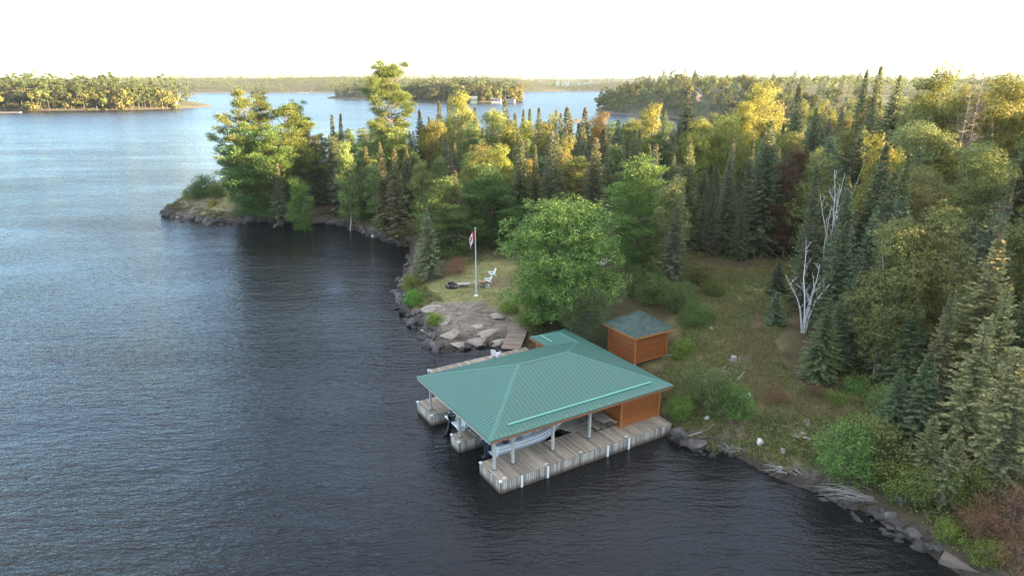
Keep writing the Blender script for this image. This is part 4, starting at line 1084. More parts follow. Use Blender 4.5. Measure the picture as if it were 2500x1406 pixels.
def pine_meshes(name, h, r, seed, z0f=0.3, lean=0.0, flag=0.0, whorl=0.85, mat='pine', tuft=0.34, per=9, kink=0.4, bark='pine_bark', topw=0.55, clump=0.55):
    """white pine: irregular storeys of long limbs, each limb ending in flat upswept pads of needles"""
    g = np.random.default_rng(seed)
    tr = MB()
    def ax(z): f = z/h; return np.array([lean*f*f*h + kink*math.sin(2.3*f+seed)*f, kink*0.7*math.sin(3.1*f+2*seed)*f, z])
    tr.tube([tuple(ax(h*f)-np.array([0, 0, 0.4 if f == 0 else 0])) for f in (0, .15, .3, .45, .6, .75, .9, 1)], [.014*h+.04, .012*h+.02, .0105*h, .009*h, .007*h, .005*h, .0035*h, .015], 8)
    Cs, As, Ss, Ls, Ws = [], [], [], [], []
    z = h*z0f; ci = seed
    while z < h*0.97:
        f = (z-h*z0f)/(h*(1-z0f)); env = r*(0.35+0.75*math.sin(math.pi*min(1, 0.20+0.66*f))**0.8)*(1.08-topw*f)
        storey = 0.55+0.75*g.random()
        nb = g.integers(3, 6)
        for k in range(nb):
            ci += 1; az = ci*2.399963*1.03 + g.normal()*0.45
            l = max(0.7, env*storey*(0.6+0.6*g.random())*(1-flag*math.cos(az)))
            el = -0.05+0.75*f*f+0.12*f+g.normal()*0.14
            d0 = np.array([math.cos(az)*math.cos(el), math.sin(az)*math.cos(el), math.sin(el)])
            side = np.array([-math.sin(az), math.cos(az), 0]); b0 = ax(z)
            bp = [b0 + d0*l*s + np.array([0, 0, 0.20*l*s*s]) for s in (0, .35, .7, 1.0)]
            tr.tube([tuple(q) for q in bp], [.016*l+.02, .012*l+.015, .008*l+.01, .006], 4, False)
            npad = max(2, int(l*per/4.0))
            for _ in range(npad):
                s = 0.38+0.66*g.random()**0.7; off = side*g.normal()*0.26*l*min(1, 1.4-s)
                c = b0 + d0*l*s + np.array([0, 0, 0.20*l*s*s]) + off + np.array([0, 0, 0.08+abs(g.normal())*0.12])
                pr = clump*(0.7+0.6*g.random())
                m = int(70*(pr/0.55)**2)
                P = c + g.normal(size=(m, 3))*np.array([pr*.62, pr*.62, pr*.26])
                A = unit((P-c)*1.1/pr + rand_unit(m, g)*0.55 + d0*0.45 + np.array([0, 0, 0.75]))
                Cs.append(P); As.append(A); Ss.append(unit(np.cross(A, rand_unit(m, g))))
                Ls.append(tuft*(0.65+0.6*g.random(m))); Ws.append(0.06+0.05*g.random(m))
        z += whorl*(0.7+0.6*g.random())
    V, F = cards(np.concatenate(Cs), np.concatenate(As), np.concatenate(Ss), np.concatenate(Ls), np.concatenate(Ws))
    return {'trunk': tr.mesh(name+'_trunk', M[bark], True), 'crown': mesh_np(name+'_crown', V, F, M[mat]), 'h': h}
def broad_meshes(name, h, rx, seed, nl=26, leaves=9000, size=0.17, base=0.3, mat='birch_leaf', bark='birch_bark', stems=1, spread=0.5, upright=0.0, tr=0.12, flat=0.9, gap=0.0, lobe=0.34):
    g = np.random.default_rng(seed)
    cz = h*(base+(1-base)*0.5); rz = h*(1-base)*0.5
    tb = MB(); lb_ = MB(); lobes = []
    heads = []
    for s in range(stems):
        a = 6.283*s/max(1, stems)+seed; k = spread*rx*(0.0 if stems == 1 else 0.75)
        p = [np.array([0.12*math.cos(a)*(stems > 1), 0.12*math.sin(a)*(stems > 1), -0.3])]
        tip = np.array([k*math.cos(a)+g.normal()*.2, k*math.sin(a)+g.normal()*.2, h*(0.80+.12*g.random())])
        for t in (.25, .5, .75, 1.0):
            q = p[0]*(1-t)+tip*t + np.array([g.normal(), g.normal(), 0])*0.018*h; q[:2] *= (0.6+0.4*t)
            p.append(q)
        tb.tube([tuple(q) for q in p], [tr, tr*.85, tr*.65, tr*.42, tr*.14], 7); heads.append(p)
    ga = 0
    for i in range(nl):
        f = (i+0.5)/nl; zz = cz + rz*(1-2*f)*0.93
        w = math.sqrt(max(0.02, 1-((zz-cz)/rz)**2)); 
        if zz < cz: w = w**0.7
        if upright: w *= (1-upright*((zz-cz)/rz*0.5+0.5))
        ga += 2.399963; rad = rx*w*(0.30+0.58*g.random()) ; lr = rx*lobe*(0.65+0.7*g.random())*(1.0 if rx < 3 else 0.9)
        c = np.array([rad*math.cos(ga), rad*math.sin(ga), zz+g.normal()*0.05*h])
        if g.random() < gap: continue
        lobes.append((c, lr))
        st = heads[i % stems]; zt = c[2]-0.35*rad-0.4
        j = 1
        while j < 4 and st[j+1][2] < zt: j += 1
        a_, b_ = st[j], st[min(j+1, 4)]; tt = np.clip((zt-a_[2])/max(0.1, b_[2]-a_[2]), 0, 1); s0 = a_*(1-tt)+b_*tt
        mid = (s0+c)/2+np.array([0, 0, -0.05*h*g.random()])
        lb_.tube([tuple(s0), tuple(mid), tuple(c)], [tr*.28*(1-f*0.2), tr*.17, .008], 4, False)
        for _ in range(3):
            e = c+rand_unit(1, g)[0]*lr*0.9; lb_.tube([tuple(mid*.3+c*.7), tuple(e)], [.012, .004], 3, False)
    lobes.append((np.array([heads[0][-1][0], heads[0][-1][1], h-rx*lobe*0.7]), rx*lobe*0.75))
    wts = np.array([lr**2 for _, lr in lobes]); wts /= wts.sum()
    Cs, As, Ss, Ls, Ws = [], [], [], [], []
    for (c, lr), w in zip(lobes, wts):
        m = int(leaves*w)
        if m < 3: continue
        # sprays of leaves clustered on small twigs through the lobe's outer volume
        ns = max(3, m//9); D = rand_unit(ns, g); D[:, 2] = D[:, 2]*0.85+0.12
        rr = lr*(0.45+0.62*g.random(ns)**0.6); SC_ = c + D*rr[:, None]*np.array([1, 1, flat])
        idx = g.integers(0, ns, m)
        C = SC_[idx] + g.normal(size=(m, 3))*0.13
        nrm = unit(D[idx]*0.7 + rand_unit(m, g)*0.75 + np.array([0, 0, 0.55]))
        A = unit(np.cross(nrm, rand_unit(m, g))); A[:, 2] -= 0.25; A = unit(A)
        Cs.append(C); As.append(A); Ss.append(unit(np.cross(A, nrm))); Ls.append(size*(0.7+0.6*g.random(m))); Ws.append(size*(0.5+0.35*g.random(m)))
    V, F = cards(np.concatenate(Cs), np.concatenate(As), np.concatenate(Ss), np.concatenate(Ls), np.concatenate(Ws))
    return {'trunk': tb.mesh(name+'_trunk', M[bark], True), 'limbs': lb_.mesh(name+'_limbs', M['limb']), 'crown': mesh_np(name+'_crown', V, F, M[mat]), 'h': h}
def bare_meshes(name, h, seed, stems=3, mat='dead_bark', r0=0.11, spread=0.25, twigs=26, up=1.4, conif=False):
    g = np.random.default_rng(seed); tb = MB(); br = MB()
    if conif:
        tb.tube([(0, 0, -.3), (.05, .02, h*.4), (0, .05, h*.8), (.1, 0, h)], [r0, r0*.75, r0*.4, .015], 7)
        for i in range(twigs*3):
            z = h*(0.12+0.86*g.random()**0.8); a = g.random()*6.283; l = (1.05-z/h)*h*0.17*(0.35+0.8*g.random())+.15
            d = np.array([math.cos(a), math.sin(a), -0.18+0.4*(z/h)])
            e = np.array([0, 0, z])+d*l; br.tube([(0, 0, z), tuple(np.array([0, 0, z])*.4+e*.6+np.array([0, 0, .05])), tuple(e)], [.02, .013, .005], 3, False)
            for _ in range(3):
                s = .4+.6*g.random(); q = np.array([0, 0, z])*(1-s)+e*s; br.tube([tuple(q), tuple(q+rand_unit(1, g)[0]*.35*l+np.array([0, 0, -.08]))], [.01, .004], 3, False)
    else:
        for s in range(stems):
            a = 6.283*s/stems+seed*.7; tip = np.array([spread*h*math.cos(a)*(.4+.8*g.random()), spread*h*math.sin(a)*(.4+.8*g.random()), h*(.62+.38*g.random())])
            P = [np.array([.1*math.cos(a), .1*math.sin(a), -.3])]
            for t in (.2, .4, .6, .8, 1.0): P.append(tip*t*np.array([t**.35, t**.35, 1])+np.array([g.normal(), g.normal(), 0])*.012*h)
            tb.tube([tuple(q) for q in P], [r0, r0*.85, r0*.7, r0*.52, r0*.35, .014], 6)
            for i in range(twigs//stems):
                t = .35+.6*g.random(); j = min(4, int(t*5)); q = P[j]*(1-(t*5-j))+P[j+1]*(t*5-j)
                d = unit(np.array([g.normal(), g.normal(), up])[None])[0]; l = h*(.10+.20*g.random())*(1.1-t)+.3
                e = q+d*l; k = q*.5+e*.5+rand_unit(1, g)[0]*.06*l
                br.tube([tuple(q), tuple(k), tuple(e)], [r0*.28, r0*.18, .008], 4, False)
                for _ in range(2):
                    k2 = k*.5+e*.5; br.tube([tuple(k2), tuple(k2+unit(np.array([g.normal(), g.normal(), up*.8])[None])[0]*l*.45)], [.014, .006], 3, False)
    return {'trunk': tb.mesh(name+'_trunk', M[mat], True), 'branches': br.mesh(name+'_branches', M[mat]), 'h': h}

V_ = {}
V_['fir'] = [fir_meshes('fir%d' % i, h, r, 100+i, step=st, nb=nb, cone=c, droop=dr, power=pw) for i, (h, r, st, nb, c, dr, pw) in enumerate([
    (14, 2.9, .30, 9, .9, .32, 1.0), (13, 2.3, .30, 9, .8, .28, 1.05), (15, 3.3, .32, 10, 0.0, .36, .95), (12, 2.6, .30, 9, .5, .32, .95), (14, 2.0, .28, 9, 1.0, .25, 1.1), (13, 3.1, .40, 8, .4, .42, .85), (16, 2.5, .36, 8, .8, .30, 1.15), (11, 2.7, .26, 9, 0, .25, .8)])]
V_['spruce'] = [fir_meshes('spruce%d' % i, h, r, 200+i, step=st, nb=nb, cone=c, droop=dr, power=pw, mat='spruce', dead_to=dd, ragged=.45, tw=.36, dens=1.05) for i, (h, r, st, nb, c, dr, pw, dd) in enumerate([
    (14, 3.0, .38, 8, .4, .45, .85, 3.5), (12, 2.7, .36, 8, 0, .4, .9, 2.0), (15, 2.5, .40, 8, .6, .4, .95, 5.0), (11, 2.8, .34, 8, 0, .5, .8, 1.2)])]
V_['pine'] = [pine_meshes('pine%d' % i, h, r, 300+i, z0f=zf, lean=ln, flag=fl, whorl=wh_) for i, (h, r, zf, ln, fl, wh_) in enumerate([
    (18, 4.2, .22, .02, .25, .7), (15, 3.6, .18, -.03, .2, .65), (12, 3.2, .08, .0, .1, .5), (17, 3.4, .25, .05, .3, .7)])]
V_['birch'] = [broad_meshes('birch%d' % i, h, rx, 400+i, nl=nl, leaves=lv, base=bs, stems=sm, size=.155, upright=up, tr=tr_) for i, (h, rx, nl, lv, bs, sm, up, tr_) in enumerate([
    (13, 2.9, 46, 26000, .16, 1, .25, .10), (12, 3.2, 50, 29000, .14, 2, .2, .08), (14, 2.6, 46, 25000, .18, 1, .4, .10), (11, 2.5, 40, 22000, .12, 2, .3, .075), (13, 3.6, 58, 34000, .18, 3, .15, .08)])]
V_['bush'] = [broad_meshes('bush%d' % i, h, rx, 500+i, nl=nl, leaves=lv, base=0.04, stems=4, size=.10, mat='bush_leaf', bark='bark', tr=.035, flat=.8, lobe=.42) for i, (h, rx, nl, lv) in enumerate([
    (2.2, 1.6, 20, 6500), (1.5, 1.2, 15, 4200), (3.2, 1.7, 24, 8000), (0.9, 0.9, 11, 2200)])]
V_['small_fir'] = [fir_meshes('small_fir%d' % i, h, r, 600+i, z0=.2, step=.2, nb=8, droop=.25, power=.75, tw=.26) for i, (h, r) in enumerate([(4.2, 1.5), (2.6, 1.0)])]

def plant(kind, name, x, y, hgt, label, group=None, var=None, tint=(1, 1, 1), wide=1.0, rz=None, z=None, cat='tree', sink=0.05, cone_tint=None, lean=(0, 0)):
    ms = V_[kind]; m = ms[var if var is not None else random.randrange(len(ms))] if isinstance(ms, list) else ms
    zz = ground(x, y) if z is None else z
    s = hgt/m['h']
    t = tag(empty(name, (x, y, zz-sink), rz if rz is not None else random.uniform(0, 6.28)), label, cat, group)
    t.scale = (s*wide, s*wide, s)
    if lean == (0, 0) and kind in ('fir', 'spruce', 'birch', 'pine'): lean = (random.gauss(0, .03), random.gauss(0, .03))
    if lean != (0, 0): t.rotation_euler = (lean[0], lean[1], t.rotation_euler[2])
    for part in ('trunk', 'branches', 'limbs', 'crown', 'cones'):
        if part in m:
            o = obj(part, m[part], t)
            if part == 'crown': o.color = (*tint, 1)
            if part in ('branches', 'limbs', 'cones'): o['kind'] = 'stuff'
    return t
def top_plant(kind, name, px, py, Y, label, **kw):
    """a plant whose top shows at photo pixel (px, py), standing at depth Y"""
    x, y, zt = at_depth(px, py, Y); g_ = ground(x, y)
    return plant(kind, name, x, y, max(1.0, zt-g_), label, **kw)
def base_plant(kind, name, px, py, hgt, label, **kw):
    x, y, z = on_ground(px, py)
    return plant(kind, name, x, y, hgt, label, **kw)
PLACED = []
def T(kind, px, py, Y, label, name=None, **kw):
    t = top_plant(kind, name or {'fir': 'fir_tree', 'spruce': 'spruce_tree', 'pine': 'pine_tree', 'birch': 'birch_tree'}.get(kind, kind), px, py, Y, label, **kw)
    PLACED.append((t.location.x, t.location.y)); return t
# ------------------------------------------------------------------ trees that stand out in the photograph
V_['maple'] = broad_meshes('maple', 11.2, 5.6, 77, nl=150, leaves=70000, size=.165, base=.06, mat='maple_leaf', bark='bark', stems=4, tr=.16, lobe=.22, flat=.8, upright=.12)
mp = on_ground(1372, 790)
plant('maple', 'maple_tree', mp[0], mp[1]+0.5, 11.4, 'big round bright green maple beside the flagpole lawn', tint=(1.08, 1.22, .92), rz=0.4, wide=1.14); PLACED.append((mp[0], mp[1]))
V_['dusk_tree'] = broad_meshes('dusk_tree', 5.5, 2.6, 78, nl=34, leaves=14000, size=.10, base=.08, mat='bush_leaf', bark='bark', stems=3, tr=.06, flat=.8)
dk = uvw(16.6, 13.2); plant('dusk_tree', 'alder_tree', dk[0], dk[1], 5.2, 'dark grey green alder between the maple and the shed', tint=(.75, .8, .85))
# camp side
T('spruce', 1042, 508, 75.5, 'pale grey green young spruce at the water left of the flagpole', var=1, tint=(1.15, 1.2, 1.1), wide=1.15)
T('fir', 1112, 415, 84, 'fir with a rusty cone covered top behind the flagpole', var=0, tint=(.95, .9, .85), wide=1.1)
T('pine', 1085, 455, 84, 'soft green pine left of the rusty topped fir', var=2, tint=(1.0, 1.05, .9), wide=1.25)
T('pine', 1190, 425, 88, 'full green pine right of the rusty topped fir', var=2, tint=(.8, 1.05, .9), wide=1.35)
T('pine', 1235, 470, 90, 'dark green pine between the flag and the maple crown', var=1, tint=(.8, 1.0, .9), wide=1.0)
T('birch', 1160, 388, 96, 'yellow green sunlit birch, left crown above the pines', var=3, tint=(1.15, 1.25, .7))
T('birch', 1205, 366, 96, 'yellow green sunlit birch, right crown above the pines', var=1, tint=(1.2, 1.3, .7))
T('birch', 1380, 358, 98, 'golden olive birch with a bare white trunk above the maple', var=0, tint=(1.25, 1.15, .8), wide=1.0)
T('birch', 1305, 392, 97, 'thin yellowing birch beside the golden olive birch', var=2, tint=(1.5, 1.25, .6), wide=.7)
T('spruce', 1268, 400, 93, 'grey spruce left of the thin yellowing birch', var=0)
T('pine', 1568, 415, 74, 'rounded mid green pine behind the maple and the shed', var=2, tint=(1.0, 1.1, .85), wide=1.15)
T('birch', 1640, 452, 70, 'ragged grey birch with bare twigs right of the rounded pine', var=3, tint=(.95, .9, .8), wide=.95)
T('spruce', 1650, 500, 66, 'drooping grey spruce at the near edge of the clearing', var=3, tint=(.8, .8, .75))
T('fir', 1720, 470, 82, 'dark fir standing over the back of the clearing, first from the shed', var=3)
T('spruce', 1790, 340, 83, 'slim spruce with a glowing tip behind the clearing', var=2)
T('fir', 1845, 338, 84, 'narrow fir beside the tall dark fir behind the clearing', var=4)
T('fir', 1888, 292, 80, 'tall dark fir with sunlit edge in the middle of the forest', var=2, wide=1.15)
T('fir', 1820, 470, 78, 'shaded fir at the back edge of the clearing', var=0, tint=(.9, .95, .9))
T('spruce', 1750, 430, 79, 'thin shaded spruce at the back edge of the clearing', var=2, tint=(.85, .85, .8))
V_['rusty'] = pine_meshes('rusty', 12, 2.8, 333, z0f=.2, mat='dead_needle', per=8, whorl=.6)
T('rusty', 1942, 375, 78, 'dead pine with dark red brown needles above the clearing', name='dead_pine', tint=(.55, .5, .46), wide=.6)
T('fir', 2005, 402, 62, 'slim fir with an orange tip left of the bleached dead birch', var=4)
V_['snag_a'] = bare_meshes('snag_a', 10, 31, stems=6, r0=.065, spread=.13, twigs=34, up=2.2)
V_['snag_b'] = bare_meshes('snag_b', 8, 37, stems=5, r0=.085, spread=.27, twigs=26, up=1.8)
V_['snag_c'] = bare_meshes('snag_c', 18, 41, conif=True, mat='twig', r0=.09, twigs=80)
T('snag_a', 2062, 378, 66, 'bleached dead birch with a fan of bare white limbs', name='dead_birch')
sb = on_ground(1962, 812); 
plant('snag_b', 'dead_birch', sb[0], sb[1], 8.2, 'white dead birch with forked bare trunks at the edge of the clearing', rz=2.4)
T('snag_c', 2385, 152, 78, 'tall bare dead spruce, left of the two on the skyline', name='dead_spruce')
T('snag_c', 2412, 128, 79, 'tallest bare dead spruce, right of the two on the skyline', name='dead_spruce', rz=2.0)
V_['bare_fir'] = bare_meshes('bare_fir', 9, 47, conif=True, mat='twig', r0=.075, twigs=60)
T('fir', 2150, 350, 60, 'fir with a golden crown of cones in the right hand cluster', var=0, wide=1.1)
T('birch', 2155, 362, 63, 'bright yellow birch top behind the golden coned fir', var=3, tint=(1.5, 1.35, .6), wide=.8)
T('fir', 2190, 420, 57, 'dark fir between the golden coned fir and the slim lit fir', var=3)
T('fir', 2216, 372, 60, 'slim fir with its right side lit yellow', var=1, tint=(1.15, 1.1, .8), wide=.95)
T('fir', 2095, 430, 57, 'fir left of the golden coned fir, behind the dead birch', var=1)
T('fir', 2140, 500, 52, 'blue green fir in front of the golden coned cluster', var=2, tint=(.95, 1.1, 1.15), wide=1.0)
T('fir', 2060, 540, 54, 'dense dark fir below the bleached fan of limbs', var=3, tint=(.95, 1.0, .95))
T('fir', 2045, 515, 59, 'dark fir at the left foot of the bleached fan of limbs', var=0, wide=1.1)
T('fir', 2078, 468, 61, 'fir hiding the foot of the bleached fan of limbs', var=3, wide=1.1)
T('spruce', 1985, 530, 60, 'loose grey green spruce behind the forked dead birch', var=0, tint=(.95, 1.0, .95))
T('birch', 2200, 555, 46, 'olive birch with three pale trunks at the right of the clearing', var=4, tint=(1.0, .92, .75), wide=.95)
T('birch', 2300, 535, 47, 'olive birch next to the scraggly gold tipped spruce', var=1, tint=(1.0, .95, .75))
T('spruce', 2432, 585, 40, 'large scraggly spruce with a golden tip near the right edge', var=0, tint=(1.6, 1.45, 1.05), wide=1.35)
T('birch', 2400, 360, 70, 'broad light green birch below the two skyline snags', var=4, tint=(1.0, 1.1, .85))
T('birch', 2250, 310, 78, 'large rounded grey green birch right of the lit fir', var=4, tint=(.9, 1.0, .9), wide=1.2)
T('birch', 2440, 205, 92, 'glowing yellow birch on the right skyline', var=1, tint=(1.15, 1.1, .6), wide=1.25)
T('birch', 2380, 230, 96, 'second glowing yellow birch, left of the skyline snags', var=4, tint=(1.1, 1.1, .6), wide=1.1)
T('birch', 2290, 195, 100, 'yellow green birch on the skyline left of the snags', var=0, tint=(1.0, 1.05, .65), wide=1.2)
T('fir', 2000, 262, 94, 'fir spire with a lit flank left of centre on the forest skyline', var=2)
T('fir', 2110, 170, 130, 'left of the paired tall firs that break the skyline', var=1, wide=.9)
T('fir', 2145, 160, 128, 'right of the paired tall firs that break the skyline', var=3, wide=.9)
T('fir', 2190, 180, 105, 'broad dark fir right of the paired skyline firs', var=2)
T('fir', 2130, 235, 95, 'brown coned fir under the paired skyline firs', var=0)
T('fir', 1960, 205, 105, 'tall pointed fir behind the lit birch belt', var=4, wide=1.2)
T('fir', 1682, 222, 106, 'very tall dark fir with a twin at the left of the birch belt', var=2, wide=1.1)
T('fir', 1668, 300, 100, 'slim lit fir in front of the very tall dark fir', var=4)
T('fir', 1625, 268, 112, 'blue dark fir left of the very tall dark fir', var=3, tint=(.85, 1, 1.05))
T('fir', 1500, 290, 108, 'broad dark fir in front of the far bay', var=2, wide=1.2)
T('fir', 1395, 262, 118, 'bushy fir, left of the pair that overlaps the water', var=3, wide=1.25)
T('fir', 1432, 262, 116, 'bushy fir, right of the pair that overlaps the water', var=0, wide=1.2)
T('birch', 1462, 290, 122, 'orange tan birch between the bay firs', var=3, tint=(2.0, 1.25, .8))
for i, (px, py, Y, ti, w) in enumerate([(1715,305,104,(1.3,1.25,.7),1.1),(1760,300,100,(1.35,1.3,.7),1.1),(1815,255,112,(1.45,1.35,.75),1.0),(1865,222,116,(1.5,1.35,.85),1.1),(1700,330,98,(1.2,1.2,.7),1.0),(1790,330,98,(1.2,1.2,.7),1.1),(1890,330,97,(1.1,1.2,.75),1.2),(1600,270,125,(1.3,1.2,.7),1.0)]):
    T('birch', px, py, Y, 'sunlit yellow green birch, %s of the eight in the belt behind the clearing' % ['third', 'fourth', 'sixth', 'seventh', 'second', 'fifth', 'last', 'first'][i], tint=ti, wide=w, group='lit birch belt')
# the firs with cone brown spires along the near lake edge
for i, (px, py, Y) in enumerate([(1076,248,138),(1098,238,140),(1128,262,136),(1240,240,142),(1296,265,138),(1345,268,140),(1318,262,142),(1200,285,134),(1160,262,136),(1262,275,134),(1278,268,140),(1370,275,136),(1028,268,132),(1050,285,128),(1145,300,125),(1405,300,120),(1180,310,122)]):
    T('fir', px, py, Y, 'brown topped spiry fir at the forest back, %s right of the great pine' % ['third', 'fourth', 'fifth', 'tenth', 'thirteenth', 'fifteenth', 'fourteenth', 'ninth', 'seventh', 'eleventh', 'twelfth', 'sixteenth', 'first', 'second', 'sixth', 'last', 'eighth'][i], var=[0, 4, 1][i % 3], wide=1.05, group='brown spired firs at the back')
for i, (px, py, Y, ti) in enumerate([(1130,240,132,(1.2,1.2,.75)),(1210,275,128,(1.1,1.15,.8)),(1060,300,124,(1.2,1.1,.7)),(1290,300,122,(1.25,1.2,.7)),(1335,300,128,(1.15,1.1,.7)),(1250,310,118,(1.2,1.15,.7))]):
    T('birch', px, py, Y, 'golden birch among the brown spired firs, %s from the great pine' % ['second', 'third', 'first', 'fifth', 'sixth', 'fourth'][i], tint=ti, group='golden birches at the back', wide=.9)
# the point
V_['great_pine'] = pine_meshes('great_pine', 24, 5.4, 362, z0f=.25, whorl=1.3, topw=.1, flag=.15, per=8, clump=.8, tuft=.42, kink=1.0)
T('great_pine', 955, 188, 124, 'great white pine towering over the forest skyline', name='pine_tree', rz=0.5, wide=.74, tint=(.82, .8, .75))
T('pine', 586, 240, 118, 'wind shaped pine, leftmost on the point', var=0, tint=(.95, .9, .75), rz=0.1, wide=.85)
T('pine', 632, 248, 122, 'second wind shaped pine on the point', var=3, tint=(.95, .9, .75), rz=0.3, wide=.85)
T('pine', 690, 270, 120, 'leaning pine on the point, third from the water', var=1, tint=(.9, .88, .7), rz=3.0)
T('pine', 720, 262, 124, 'crooked topped pine beside the orange dead branch on the point', var=3, tint=(.9, .88, .7), rz=2.6, wide=.8)
#T('rusty', 668, 250, 119, 'dead orange branch top among the pines of the point', name='dead_pine', tint=(1.4, .85, .6), wide=.4)
T('pine', 600, 330, 116, 'shaded lower pine on the seaward side of the point', var=2, tint=(.75, .95, .9), wide=1.0)
T('pine', 655, 335, 115, 'shaded green pine below the leaning pine on the point', var=2, tint=(.8, 1.0, .85), wide=1.0)
T('spruce', 668, 400, 112, 'grey green scraggly spruce at the water on the point', var=0, tint=(1.1, 1.1, 1.0))
T('birch', 745, 298, 128, 'orange brown birch behind the point pines', var=3, tint=(1.9, 1.2, .8), wide=.8)
T('birch', 838, 352, 108, 'fresh green slender birch at the cove', var=2, tint=(.95, 1.15, .9), wide=.85)
T('birch', 728, 448, 109, 'small round green tree at the cove edge', name='young_maple', var=3, tint=(.8, 1.2, .7), wide=1.1)
T('spruce', 962, 365, 98, 'thin grey brown dying spruce above the cove', var=2, tint=(.85, .72, .6), wide=1.3)
T('spruce', 940, 385, 101, 'dim brown spruce behind the leafless dead one at the cove', var=1, tint=(.95, .85, .7))
T('bare_fir', 573, 470, 113, 'small grey dead spruce on the tip of the point', name='dead_spruce', wide=1.0)
T('fir', 806, 280, 122, 'slender fir, left of two brown spires behind the cove', var=4)
T('fir', 819, 278, 124, 'slender fir, right of two brown spires behind the cove', var=4, wide=.9)
#V_['thin_birch'] = bare_meshes('thin_birch', 9, 53, stems=2, mat='birch_bark', r0=.04, spread=.35, twigs=16)
#T('thin_birch', 900, 395, 100, 'leaning bare birch stems above the cove', name='leaning_birch')
T('birch', 560, 415, 121, 'grey thin leaved shrub tree overhanging the water on the point', name='shrub_tree', var=3, tint=(.9, .75, .7), wide=.8)
for i, (px, py, h, ti, lb) in enumerate([(478,478,2.6,(.6,.9,.9),'dark green juniper at the top of the point rocks'),(508,470,3.0,(.65,.95,.8),'rounded dark bush beside the juniper on the point'),(455,492,1.6,(1.5,1.4,.6),'yellowing low bush nearest the tip of the point'),(530,482,2.2,(.8,1.0,.8),'green bush at the back of the point clearing'),(520,505,1.2,(1.7,1.3,.5),'golden low bush in the middle of the point')]):
    base_plant('bush', 'bush', px, py, h, lb, var=i % 3, tint=ti, cat='bush')
# near shrubs and young trees round the clearing
base_plant('small_fir', 'young_fir', 1893, 718, 3.4, 'young fir at the right of the clearing, the farther one', var=0, cat='tree')
base_plant('small_fir', 'young_fir', 1890, 795, 3.2, 'young fir at the right of the path, the nearer one', var=0, cat='tree', tint=(.95, 1.1, 1.1))
base_plant('fir', 'fir_tree', 1992, 928, 6.6, 'broad young fir in front of the forked dead birch', var=2, wide=1.35, tint=(.85, .9, .75)); 
base_plant('bush', 'bush', 2052, 1165, 3.4, 'large glossy green bush on the stony bank', var=2, tint=(.85, 1.2, .8), cat='bush', wide=1.0)
base_plant('bush', 'bush', 2118, 1130, 3.0, 'olive bush right of the large glossy bush', var=0, tint=(1.0, 1.0, .8), cat='bush')
shr = [(1690,985,2.6,2,(.8,.85,.75),'dense dark shrub against the boathouse corner'),(1745,1000,2.9,2,(.85,.88,.8),'tall thin stemmed shrub right of the boathouse'),(1660,1020,1.7,0,(.9,1.2,.6),'low green shrub at the end of the dock'),(1790,1010,2.2,0,(.8,1.15,.7),'round green shrub below the white boulder'),
       (1600,740,2.6,0,(.8,.95,.75),'leafy shrub behind the shed roof'),(1655,760,2.8,0,(.75,.9,.7),'dark leafy shrub right of the shed roof'),(1690,800,2.4,2,(.75,.95,.65),'spreading shrub uphill of the shed'),(1560,720,2.6,0,(.75,.85,.7),'dull shrub in the shade behind the shed'),
       (1640,700,3.2,2,(.8,1.0,.75),'grey green shrub at the foot of the drooping spruce'),(1720,780,1.1,3,(.9,1.15,.6),'low bright thicket at the left of the clearing'),(1735,725,1.6,1,(.9,.9,.6),'brownish shrub in the upper clearing'),(1700,690,1.8,1,(.95,.8,.6),'bronze shrub at the top left of the clearing'),
       (1668,870,1.3,1,(1.05,1.3,.6),'light green shrub beside the shed wall'),(1012,742,1.3,1,(.8,1.6,.5),'vivid green bush on the boulders left of the flagpole'),(1000,705,1.5,0,(1.4,1.3,.6),'yellow green bush on the camp shore'),(1062,792,1.0,3,(1.3,1.5,.5),'yellow green sprig growing from the bare granite'),
       (2090,960,1.0,3,(.8,1.2,.7),'small green bush at the right end of the clearing'),(2040,985,.7,3,(1.0,1.2,.6),'low tuft bush on the bare slope'),(2240,1220,2.0,0,(.95,1.0,.75),'olive green bush over the bottom rocks'),(2180,1200,1.8,1,(1.0,1.0,.65),'yellow olive bush by the driftwood'),
       (2360,1230,2.2,0,(.95,1.1,.6),'lime and green bush at the lower right'),(2310,1310,.8,3,(1.1,1.2,.6),'lime seedling bush above the concrete ledge'),(2410,1372,1.0,1,(1.1,1.2,.6),'yellow green sapling on the bottom right ledge'),(2170,1010,1.6,1,(.9,1.1,.9),'grey green bush under the pale trunked birch'),
       (930,560,1.6,1,(1.0,1.1,.7),'green bush on the cove bank'),(975,560,1.5,0,(1.5,1.1,.5),'rust and green bush on the cove bank'),(890,535,2.0,0,(.9,1.2,.7),'leafy bush left on the cove bank'),(1450,800,1.6,1,(.85,.9,.8),'pale leaved shrub at the boathouse back eave'),(1240,760,1.2,1,(1.1,1.3,.6),'low bush at the foot of the maple'),(1290,800,1.4,1,(1.1,1.25,.6),'bush between the ramp and the maple')]
for (px, py, h, v, ti, lb) in shr: base_plant('bush', 'bush', px, py, h, lb, var=v, tint=ti, cat='bush')
V_['dead_conifer'] = fir_meshes('dead_conifer', 7, 2.0, 640, z0=.3, step=.3, nb=8, mat='dead_needle', ragged=.5, droop=.5)
V_['dead_bush'] = broad_meshes('dead_bush', 2.2, 1.6, 590, nl=22, leaves=6500, size=.055, base=.04, mat='dead_needle', bark='twig', stems=5, tr=.03, flat=.7, lobe=.42)
